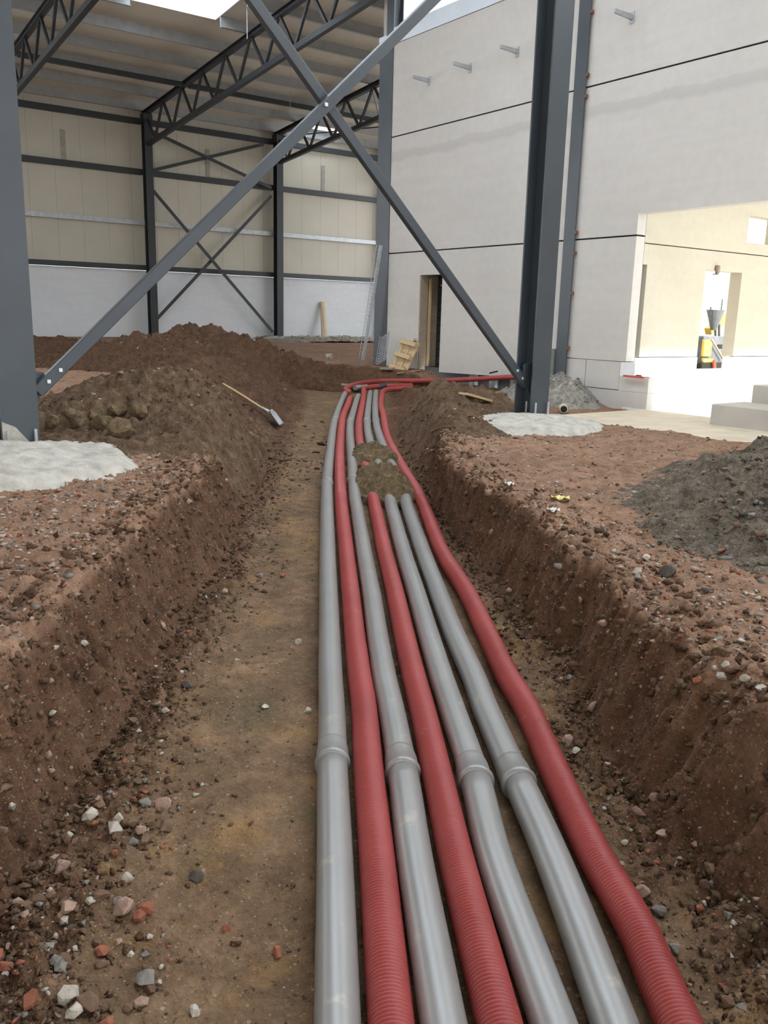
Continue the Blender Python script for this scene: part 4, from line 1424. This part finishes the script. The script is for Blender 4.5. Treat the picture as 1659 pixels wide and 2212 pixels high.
for phrase, z, n, (s0, s1), wts in ZONES:
    for i in range(n):
        u, v = zone_point(z)
        x, y = xy(u, v)
        if z == 'right':
            dmin = np.linalg.norm(PIPE_C['R3'][:, :2] - np.array([x, y]), axis=1).min()
            if dmin < 0.085:
                continue
        t = rng.random()
        for ck, w in wts:
            t -= w
            if t < 0:
                break
        s = s0 + (s1 - s0) * rng.random() ** 2.0
        word = {'brown': 'small brown stone', 'grey': 'small grey stone', 'pale': 'small whitish stone', 'brick': 'small brick-red fragment', 'pink': 'small pinkish stone'}[ck]
        stone(x, y, s, ck, f'{word} in the {phrase}' if z in ('strip', 'right', 'spill') else f'{word} on the {phrase}', f'{word}s, {phrase}')


# fine gravel: nobody could count it
def gravel(name, pts, sizes, mat_list, label, flat=0.6):
    base = [hull_stone(900 + i, 9, flat) for i in range(5)]
    Bs = []
    for me in base:
        v = np.zeros(len(me.vertices) * 3, np.float32)
        me.vertices.foreach_get('co', v)
        t = np.array([tuple(p.vertices) for p in me.polygons], np.int32)
        Bs.append((v.reshape(-1, 3), t))
        bpy.data.meshes.remove(me)
    VV_, TT, MI = [], [], []
    off = 0
    r = np.random.default_rng(len(pts))
    for p, s in zip(pts, sizes):
        v, t = Bs[r.integers(5)]
        a = r.uniform(0, 6.283)
        ca, sa = math.cos(a), math.sin(a)
        R = np.array([[ca, -sa, 0], [sa, ca, 0], [0, 0, 1]])
        q = (v * s * r.uniform(0.75, 1.25, 3)) @ R.T + p
        VV_.append(q)
        TT.append(t + off)
        MI.append(np.full(len(t), r.choice(len(mat_list), p=[m[1] for m in mat_list]), np.int32))
        off += len(v)
    me = npmesh(name, np.concatenate(VV_), np.concatenate(TT))
    for m, _ in mat_list:
        me.materials.append(M[m])
    me.polygons.foreach_set('material_index', np.concatenate(MI))
    o = bpy.data.objects.new(name, me)
    col.objects.link(o)
    return tag(o, label, 'gravel', None, 'stuff')


def scatter(n, fn, smin, smax, pw=2.5, near_pipe=True, heaps=False):
    P = []
    tries = 0
    while len(P) < n and tries < n * 4:
        u, v = fn()
        tries += 1
        P.append((u, v))
    P = np.array(P)
    X, Y = xy(P[:, 0], P[:, 1])
    ok = np.ones(len(X), bool)
    if near_pipe:
        ok &= ~((P[:, 1] > np.interp(P[:, 0], UPP, VPL)) & (P[:, 1] < np.interp(P[:, 0], UPP, VPR)))
    ok &= (X < 13.6)
    X, Y = X[ok], Y[ok]
    Z = ground(X, Y)
    if heaps:
        g0 = ground(X, Y, False)
        for f in HEAPS:
            Z = np.maximum(Z, g0 + f(X, Y))
    S = smin + (smax - smin) * nrng.random(len(X)) ** pw
    return np.stack([X, Y, Z + S * 0.12], 1), S


gl, gr_ = PIPE_C['G1'], PIPE_C['R3']
ul, vl = uv(gl[:, 0], gl[:, 1])
ur, vr = uv(gr_[:, 0], gr_[:, 1])
UPP = np.linspace(0.5, 17, 60)
o1, o2 = np.argsort(ul), np.argsort(ur)
VPL = np.interp(UPP, ul[o1], vl[o1]) - 0.07
VPR = np.interp(UPP, ur[o2], vr[o2]) + 0.07
R0 = nrng.random
G = nrng.normal
mix_b = [('st_brown', .5), ('st_grey', .14), ('st_pale', .10), ('st_brick', .12), ('st_pink', .10), ('st_dark', .04)]
mix_t = [('st_brown', .16), ('st_grey', .16), ('st_pale', .26), ('st_brick', .12), ('st_pink', .30)]


def f_strip():
    u = 1.6 + 9 * R0() ** 2.2
    return u, np.interp(u, *LT) + 0.02 + abs(G(0, 0.17))


def f_right():
    u = 1.5 + 7 * R0() ** 2.0
    return u, np.interp(u, *RTo) + 0.02 - abs(G(0, 0.14))


def f_floor():
    u = 1.5 + 14 * R0() ** 1.8
    return u, np.interp(u, *LT) + (0.0 - np.interp(u, *LT)) * R0()


def f_ltop():
    u = 3.0 + 7.5 * R0() ** 1.2
    return u, np.interp(u, *LR) - 0.05 - 3.2 * R0() ** 0.8


def f_rtop():
    u = 2.0 + 10 * R0() ** 1.3
    return u, np.interp(u, *RR) + 0.02 + 5.0 * R0() ** 1.5


def f_rnear():
    u = 1.6 + 3.4 * R0()
    return u, np.interp(u, *RR) - 0.1 + 1.0 * R0()


def f_face():
    u = 1.6 + 6 * R0() ** 1.4
    t = R0()
    return (u, np.interp(u, *LR) * (1 - t) + np.interp(u, *LT) * t) if R0() < 0.5 else (u, np.interp(u, *RR) * (1 - t) + np.interp(u, *RTo) * t)


for nm, n, fn, s0, s1, mm, lab, np_ in (
        ('fine_gravel', 3600, f_strip, 0.006, 0.034, mix_b, 'fine brown gravel strewn along the foot of the crumbling bank', True),
        ('fine_gravel', 2600, f_right, 0.006, 0.032, mix_b, 'fine brown gravel between the outer red pipe and the steep bank', True),
        ('fine_gravel', 1100, f_floor, 0.004, 0.020, mix_b, 'tiny pebbles trodden into the trench floor', True),
        ('crushed_rubble', 19000, f_ltop, 0.010, 0.055, mix_t, 'pinkish crushed brick rubble on the bank top by the white footing', False),
        ('crushed_rubble', 8000, f_rtop, 0.010, 0.05, mix_t, 'crushed brick rubble on the bank top around the round footing', False),
        ('crushed_rubble', 1800, f_rnear, 0.008, 0.04, mix_b, 'brown rubble crumbs on the near bank crest', False),
        ('fine_gravel', 1100, f_face, 0.005, 0.022, mix_b, 'small pebbles sticking out of the trench bank faces', False)):
    pts, sz = scatter(n, fn, s0, s1, 2.0 if nm == 'crushed_rubble' else 3.0, np_)
    gravel(nm, pts, sz, mm, lab)


def f_crest():
    u = 1.7 + 8.5 * R0() ** 1.5
    return (u, np.interp(u, *LR) + G(-0.08, 0.14)) if R0() < 0.5 else (u, np.interp(u, *RR) + G(0.08, 0.16))


def f_walls():
    u = 1.6 + 9 * R0() ** 1.5
    t = R0() * 1.25
    return (u, np.interp(u, *LR) * (1 - t) + np.interp(u, *LT) * t) if R0() < 0.5 else (u, np.interp(u, *RR) * (1 - t) + np.interp(u, *RTo) * t)


mix_s = [('heapred', .45), ('heap', .4), ('clod', .15)]
mix_c = [('heapred', .14), ('heap', .14), ('topcrumb', .64), ('st_pink', .08)]
mix_f = [('heap', .45), ('clod', .55)]
for n, fn, s0, s1, lab, np_ in ((4200, f_crest, 0.012, 0.085, 'loose soil crumbs along the crests of both trench banks', False),
                                (5200, f_walls, 0.008, 0.06, 'soil crumbs clinging to the trench bank faces', False),
                                (2600, f_strip, 0.008, 0.05, 'soil crumbs fallen to the foot of the crumbling bank', True),
                                (2400, f_right, 0.008, 0.05, 'soil crumbs fallen to the foot of the steep bank', True),
                                (1500, f_floor, 0.006, 0.026, 'soil crumbs trodden over the trench floor', True)):
    pts, sz = scatter(n, fn, s0, s1, 3.0, np_)
    gravel('soil_crumbs', pts, sz, mix_c if 'crests' in lab else mix_f if 'trodden' in lab else mix_s, lab, 0.75)


def heap_points(n, lobes, rad, smin, smax):
    P = []
    for _ in range(n):
        lx, ly = lobes[rng.randrange(len(lobes))][:2]
        P.append((lx + rng.gauss(0, rad), ly + rng.gauss(0, rad)))
    P = np.array(P)
    Z = surf_many(P[:, 0], P[:, 1])
    S = smin + (smax - smin) * nrng.random(len(P)) ** 2.5
    return np.stack([P[:, 0], P[:, 1], Z + 0.1 * S], 1), S


pts, sz = heap_points(1900, [(5.3, 2.6), (5.0, 2.1), (4.5, 2.0), (5.9, 2.9), (4.4, 2.5)], 0.45, 0.012, 0.075)
gravel('grey_gravel', pts, sz, [('st_dark', .3), ('st_grey', .4), ('st_brown', .3)], 'dark grey gravel stones covering the gravel heap')
pts, sz = heap_points(500, [(3.3, 8.7), (3.9, 8.6), (2.8, 8.9), (4.6, 8.8)], 0.6, 0.02, 0.10)
gravel('heap_crumbs', pts, sz, [('clod', .5), ('heap', .35), ('st_pale', .05), ('st_pink', .10)], 'soil crumbs and chips on the heap with the shovel')
pts, sz = heap_points(450, [(6.3, 11.7), (5.4, 10.7), (8.4, 18.4), (7.2, 18.2), (9.3, 18.0)], 0.9, 0.03, 0.14)
gravel('heap_crumbs', pts, sz, [('heapred', .6), ('clod', .25), ('st_pink', .10), ('st_pale', .05)], 'soil crumbs scattered over the taller soil heaps')
pts, sz = heap_points(420, [(7.8, 9.6), (6.8, 8.7), (8.6, 9.8), (6.2, 7.6)], 0.5, 0.02, 0.09)
gravel('heap_crumbs', pts, sz, [('clod', .5), ('heap', .4), ('st_pale', .05), ('st_pink', .05)], 'soil crumbs on the heap between red pipes and round footing')
pts, sz = heap_points(260, [(13.2, 12.3), (13.35, 12.7), (12.9, 12.0)], 0.3, 0.03, 0.14)
gravel('rubble_chips', pts, sz, [('st_grey', .5), ('st_pale', .5)], 'grey concrete chips at the foot of the embedded column')
pts, sz = heap_points(420, [(20.5, 35.2), (22, 35.0), (23.5, 35.1), (21.5, 34.3)], 0.7, 0.04, 0.16)
gravel('rubble_chips', pts, sz, [('st_grey', .35), ('st_pale', .65)], 'pale rubble chips along the far wall')

# big clay clods in front of the shovel heap
for px, py, w, lab in ((115, 928, 34, 'squarish yellow clay clod at the end of the clod row'), (172, 920, 30, 'dark clay clod beside the squarish yellow one'), (222, 925, 56, 'large pale yellow clay clod in the clod row'), (262, 938, 66, 'largest brown clay clod in front of the shovel heap'), (205, 903, 38, 'yellow topped clay clod behind the clod row'), (150, 905, 34, 'clay clod behind the squarish yellow one'), (300, 905, 50, 'clay clod high on the shovel heap'), (255, 895, 44, 'brown clay clod above the large pale yellow one')):
    p = hit_all(px, py)
    dep = (p - np.array([0, 0, CAM_H])) @ FW
    me = hull_stone(int(px), 40, 0.85)
    me.materials.append(M['clod'])
    o = bpy.data.objects.new('clay_clod', me)
    s = w * dep / F_PX * 1.15
    o.location = (p[0], p[1], p[2] + s * 0.1)
    o.rotation_euler = (0.2, 0.1, px)
    o.scale = (s, s, s)
    col.objects.link(o)
    tag(o, lab, 'soil clod', 'clay clods before the shovel heap')

# ------------------------------------------------------------------ shovel on the heap
tip, neck, end = SH_TIP, SH_NECK, SH_END
hd = nrm(end - neck)
sh = empty('shovel', tip)
tag(sh, 'long wooden-handled shovel with grey steel blade lying on the soil heap', 'shovel')
C = catmull([neck - hd * 0.05, neck + hd * 0.10, neck + (end - neck) * 0.5 + np.array([0, 0, 0.015]), end], 0.04)
tube_obj('handle', C, np.linspace(0.021, 0.017, len(C)), M['ash'], sh, 12)
bd = nrm(tip - neck)
side = nrm(np.cross(bd, (0, 0, 1)))
upv = np.cross(side, bd)
V, Fc = [], []
nl, nw = 9, 9
Lb, Wb = np.linalg.norm(tip - neck), 0.115
for i in range(nl):
    t = i / (nl - 1)
    wid = Wb * (0.35 + 0.65 * min(1, t * 4)) if t < 0.25 else Wb
    for j in range(nw):
        q = j / (nw - 1) * 2 - 1
        tt = t - (0.10 * abs(q) if False else 0.07 * (1 - abs(q)) * (t > 0.9))
        V.append(neck + bd * Lb * tt + side * q * wid + upv * (0.045 * q * q + 0.02 * (1 - t) + (0.012 if abs(q) < 0.2 else 0)))
for i in range(nl - 1):
    for j in range(nw - 1):
        a = i * nw + j
        Fc.append((a, a + 1, a + nw + 1, a + nw))
me = mesh('blade', V, Fc)
bm = bmesh.new(); bm.from_mesh(me); bmesh.ops.solidify(bm, geom=bm.faces[:], thickness=0.004); bm.to_mesh(me); bm.free()
bl = link('blade', me, M['galv'], sh, True)
tube_obj('blade_socket', np.array([neck + hd * 0.12 + np.array([0, 0, 0.004]), neck + np.array([0, 0, 0.01]), neck + bd * 0.06 + upv * 0.02]), np.array([0.023, 0.026, 0.016]), M['galv'], bl, 12)


# ------------------------------------------------------------------ pallet leaning by the small doorway
def quad_frame(pts):
    return [np.array(p, float) for p in pts]


bl_, br_, tr_, tl_ = (atX(847, 797, 13.22), atX(882, 805, 13.22), atX(907, 742, 13.52), atX(876, 737, 13.52))
ea = nrm((tl_ - bl_) + (tr_ - br_))                      # along the runners, upwards
eb = nrm((br_ - bl_) - ea * ((br_ - bl_) @ ea))           # across
en = np.cross(ea, eb)
if en[0] > 0:
    en = -en
La = np.linalg.norm((tl_ + tr_) / 2 - (bl_ + br_) / 2)
Lb2 = 0.5 * abs((br_ - bl_) @ eb) + 0.5 * abs((tr_ - tl_) @ eb)
org = bl_
pal = empty('pallet', org)
tag(pal, 'pale wooden pallet leaning tilted against the concrete wall by the doorway', 'pallet')
wb = 0.085
for i in range(5):
    t = (i + 0.5) / 5
    c = org + ea * La * (0.045 + 0.91 * (i / 4)) + eb * Lb2 / 2
    obox('deck_board', c, ea * 0.078, eb * Lb2 / 2, en * 0.010, M['wood'], pal, 0.003)
for j in (0.06, 0.5, 0.94):
    c = org + ea * La / 2 + eb * Lb2 * j + en * 0.022
    obox('stringer', c, ea * La / 2, eb * 0.045, en * 0.012, M['wood'], pal, 0.003)
    for i in (0.06, 0.5, 0.94):
        c = org + ea * La * i + eb * Lb2 * j + en * 0.073
        obox('spacer_block', c, ea * 0.06, eb * 0.05, en * 0.04, M['wood'], pal, 0.004)
for i in (0.06, 0.5, 0.94):
    c = org + ea * La * i + eb * Lb2 / 2 + en * 0.123
    obox('bottom_board', c, ea * 0.055, eb * Lb2 / 2, en * 0.010, M['wood'], pal, 0.003)
pw = tl_ * 0.3 + tr_ * 0.7 + ea * 0.05
stone(pw[0] - 0.05, pw[1], 0.16, 'pale', 'white lump of hardened mortar resting on top of the leaning pallet', None, 0.3, 'mortar_lump', pw[2] - 0.01)


def board(name, a, b, w, t, m, lab, cat='board', lift=0.012):
    a, b = np.array(a, float), np.array(b, float)
    a[2] += lift
    b[2] += lift
    o = extrude(name, a, b, rprof(w, t), (0, 0, 1), M[m], None, 0.002)
    return tag(o, lab, cat)


board('plank', hit(824, 800), hit(850, 802), 0.22, 0.05, 'wood_old', 'short flat board lying at the foot of the leaning pallet', 'board', 0.03)
board('plank', hit(858, 809), hit(908, 804), 0.10, 0.025, 'wood_old', 'thin plank lying across the edge of the trench bank', 'board', 0.03)
p = hit_all(1000, 852)
q = hit_all(1054, 868)
board('plank', p, q, 0.14, 0.03, 'wood', 'pale board half buried on the soil heap by the round footing', 'board', 0.01)

# planks leaning on the far wall
pl = [(694, 652, 697, 731, 'wood_old', 0.11, 'dark plank standing against the far wall'), (698, 652, 704, 731, 'wood', 0.12, 'pale plank leaning beside the dark one against the far wall')]
for x1, y1, x0, y0, m, w, lab in pl:
    a, b = atY(x0, y0, 35.6), atY(x1, y1, 36.04)
    a[2] = surf(a[0], a[1]) - 0.02
    o = extrude('plank', a, b, rprof(w, 0.04), (0, 1, 0), M[m])
    tag(o, lab, 'board')


# ------------------------------------------------------------------ wire mesh cable trays leaning on the end column
def wire_tray(name, a, b, w, dz, nlong, step, rad, lab, nrm_dir):
    a, b = np.array(a, float), np.array(b, float)
    d = nrm(b - a)
    s = nrm(np.cross(d, nrm_dir))
    n = np.cross(s, d)
    root = empty(name, a)
    tag(root, lab, 'cable tray', 'wire cable trays')
    L = np.linalg.norm(b - a)
    for i in range(nlong):
        q = i / (nlong - 1) * 2 - 1
        extrude('long_wire', a + s * q * w / 2, b + s * q * w / 2, rprof(rad, rad), n, M['galv'], root)
    for q in (-1, 1):
        extrude('edge_wire', a + s * q * w / 2 + n * dz, b + s * q * w / 2 + n * dz, rprof(rad, rad), n, M['galv'], root)
        side = [a + s * q * w / 2, b + s * q * w / 2]
    first = None
    me_ = None
    for i in range(int(L / step) + 1):
        p = a + d * i * step
        if me_ is None:
            V, Fc = [], []
            for (p0, p1) in ((-s * w / 2 + n * dz, -s * w / 2), (-s * w / 2, s * w / 2), (s * w / 2, s * w / 2 + n * dz)):
                e = p1 - p0
                k = len(V)
                o1 = nrm(np.cross(e, d)) * rad / 2
                V += boxv((p0 + p1) / 2, e / 2, d * rad / 2, o1)
                Fc += [tuple(k + t for t in f) for f in BF]
            me_ = fix(mesh('cross_wire', V, Fc))
            me_.materials.append(M['galv'])
        o = bpy.data.objects.new('cross_wire', me_)
        o.parent = root
        o.location = Vector(p - a)
        col.objects.link(o)
    return root


t0, t1 = atX(784, 777, 13.36), atX(823, 530, 13.47)
wire_tray('wire_cable_tray', t0, t1, 0.13, 0.09, 5, 0.10, 0.011, 'long wire mesh cable tray leaning on the tall end column', (-1, 0, 0.0))
t0, t1 = atX(824, 782, 13.10), atX(833, 722, 13.45)
wire_tray('wire_cable_tray', t0, t1, 0.36, 0.05, 7, 0.08, 0.010, 'short wide wire mesh tray leaning at the foot of the tall end column', (-1, 0, 0.2))

# ------------------------------------------------------------------ precast blocks at the opening
pb = box('concrete_block', (12.75, 5.55, -0.50), (13.69, 8.42, -0.08), M['precast'], None, 0.015)
tag(pb, 'long low precast concrete block on the slab at the opening', 'block')
box('face_panel', (12.74, 5.6, -0.50), (12.75, 8.05, -0.17), M['precast'], pb)
pb2 = box('concrete_block', (13.705, 5.55, -0.44), (14.4, 8.30, 0.22), M['precast'], None, 0.015)
tag(pb2, 'higher precast concrete block standing behind the long low one', 'block')

# red level with a dark tool on the plinth step
lv = box('spirit_level', (13.60, 10.50, 0.17), (13.66, 10.98, 0.205), M['redpaint'], None, 0.004)
tag(lv, 'red spirit level lying on the plinth step of the opening', 'tool')
tl2 = empty('hand_tool', (13.8, 10.8, 0.17))
tag(tl2, 'small dark hand tool lying beside the red level', 'tool')
box('grip', (13.75, 10.68, 0.171), (13.80, 10.80, 0.215), M['dark'], tl2, 0.01)
box('shank', (13.765, 10.48, 0.180), (13.785, 10.69, 0.195), M['machine'], tl2)

# drain pipe stub in the rubble
a = atz(1218, 884, -0.38)
o = tube_obj('drain_pipe', np.array([a, a + np.array([0.12, 0.12, 0.0]), a + np.array([0.25, 0.25, 0.0])]), np.full(3, 0.075), M['slab'], None, 20)
tag(o, 'beige drain pipe stub sticking out of the grey rubble', 'pipe')
tube_obj('bore_shade_disc', np.array([a - np.array([0.006, 0.006, 0]), a, a + np.array([0.02, 0.02, 0.0])]), np.full(3, 0.060), M['dark'], o, 20)  # dark disc painting the shade inside the pipe end
# scraps of paper and plastic on the bank top
for px, py, w, m, lab in ((1210, 1082, 40, 'yellowscrap', 'yellow scrap of foil on the bank top'), (1195, 1110, 28, 'paper', 'pale crumpled scrap next to the yellow one'), (1100, 1053, 20, 'paper', 'white scrap near the rim of the steep bank')):
    p = hit(px, py)
    dep = (p - np.array([0, 0, CAM_H])) @ FW
    s = w * dep / F_PX
    n = 7
    V, Fc = [], []
    for i in range(n):
        for j in range(4):
            a, b = i / (n - 1) - 0.5, j / 3 - 0.5
            V.append((p[0] + RT[0] * a * s + T[0] * b * s * 0.4, p[1] + RT[1] * a * s + T[1] * b * s * 0.4, p[2] + 0.014 + 0.012 * math.sin(i * 1.9 + j) + 0.006 * math.cos(j * 3 + i)))
    for i in range(n - 1):
        for j in range(3):
            k = i * 4 + j
            Fc.append((k, k + 1, k + 5, k + 4))
    me = mesh('scrap', V, Fc)
    bm = bmesh.new(); bm.from_mesh(me); bmesh.ops.solidify(bm, geom=bm.faces[:], thickness=0.003); bm.to_mesh(me); bm.free()
    o = link('foil_scrap', me, M[m], None, True)
    tag(o, lab, 'scrap')
# twigs and roots
for (x1, y1), (x2, y2), lab in (((932, 938), (985, 930), 'dark root sticking out of the heap by the trench'), ((1012, 906), (1040, 917), 'thin dark twig between the heap and the round footing')):
    a, b = hit_all(x1, y1), hit_all(x2, y2)
    C = catmull([a + np.array([0, 0, 0.01]), (a + b) / 2 + np.array([0, 0, 0.035]), b + np.array([0, 0, 0.01])], 0.04)
    o = tube_obj('root', C, np.linspace(0.012, 0.005, len(C)), M['rust'], None, 8)
    tag(o, lab, 'root')
# rebar end at the wall base
a = atX(1058, 806, 13.45)
o = extrude('steel_offcut', a, a + np.array([-0.05, -0.30, 0.06]), rprof(0.03, 0.03), (0, 0, 1), M['dark'])
tag(o, 'dark steel offcut at the base of the concrete wall', 'offcut')

# ------------------------------------------------------------------ site machine seen through the inner doorway
mc = empty('site_machine', (27, 18, -0.45))
tag(mc, 'grey and yellow construction machine outside the inner doorway', 'machine')
YM = 18.0


def mp(px, py, y=YM):
    return atY(px, py, y)


def mbox(nm, px0, py0, px1, py1, y0, dy, m):
    a, b = mp(px0, py0, y0), mp(px1, py1, y0)
    box(nm, (min(a[0], b[0]), y0, min(a[2], b[2])), (max(a[0], b[0]), y0 + dy, max(a[2], b[2])), M[m], mc, 0.02)


mbox('body', 1521, 726, 1568, 790, 18.0, 1.6, 'machine')
mbox('hatch', 1551, 744, 1563, 753, 17.97, 0.05, 'dark')
mbox('side_panel', 1523, 734, 1536, 770, 17.9, 0.12, 'yellow')
mbox('chassis', 1516, 784, 1575, 800, 17.85, 1.8, 'dark')
mbox('lower_panel', 1521, 775, 1541, 783, 17.85, 0.1, 'yellow')
a, b = mp(1529, 716, 18.6), mp(1572, 683, 18.6)
extrude('boom', a, b, rprof(0.25, 0.25), (0, 0, 1), M['yellow'], mc)
a, b = mp(1537, 732, 17.88), mp(1562, 775, 17.88)
extrude('handrail', a, b, rprof(0.05, 0.05), (0, 0, 1), M['wood_old'], mc)
hp_, hq = mp(1545, 678, 18.3), mp(1546, 705, 18.3)
me = bpy.data.meshes.new('hopper')
bm = bmesh.new()
bmesh.ops.create_cone(bm, cap_ends=True, segments=16, radius1=0.10, radius2=0.32, depth=0.7, matrix=Matrix.Translation((hp_[0], 18.3, (hp_[2] + hq[2]) / 2)))
bm.to_mesh(me); bm.free()
link('hopper', me, M['machine'], mc)
for px in (1546, 1554):
    extrude('leg', mp(px, 700, 18.3), mp(px, 730, 18.3), rprof(0.07, 0.07), (0, 1, 0), M['machine'], mc)
extrude('antenna', mp(1557, 678, 18.3), mp(1561, 646, 18.3), rprof(0.04, 0.04), (0, 1, 0), M['machine'], mc)
extrude('lever', mp(1535, 680, 18.3), mp(1536, 663, 18.3), rprof(0.05, 0.05), (0, 1, 0), M['machine'], mc)
extrude('marker_post', mp(1543, 778, 17.75), mp(1543, 796, 17.75), cprof(0.06, 10), (0, 1, 0), M['redpaint'], mc)
lamp = empty('wall_lamp', (16.3, 11.0, 2.4))
tag(lamp, 'small dark fitting above the inner doorway', 'lamp')
p = atY(1548, 582, 11.0)
box('housing', (p[0] - 0.04, 10.93, p[2] - 0.09), (p[0] + 0.04, 11.019, p[2] + 0.08), M['wood_old'], lamp, 0.02)
box('arm', (p[0] - 0.10, 10.96, p[2] - 0.11), (p[0] + 0.02, 11.019, p[2] - 0.09), M['machine'], lamp)
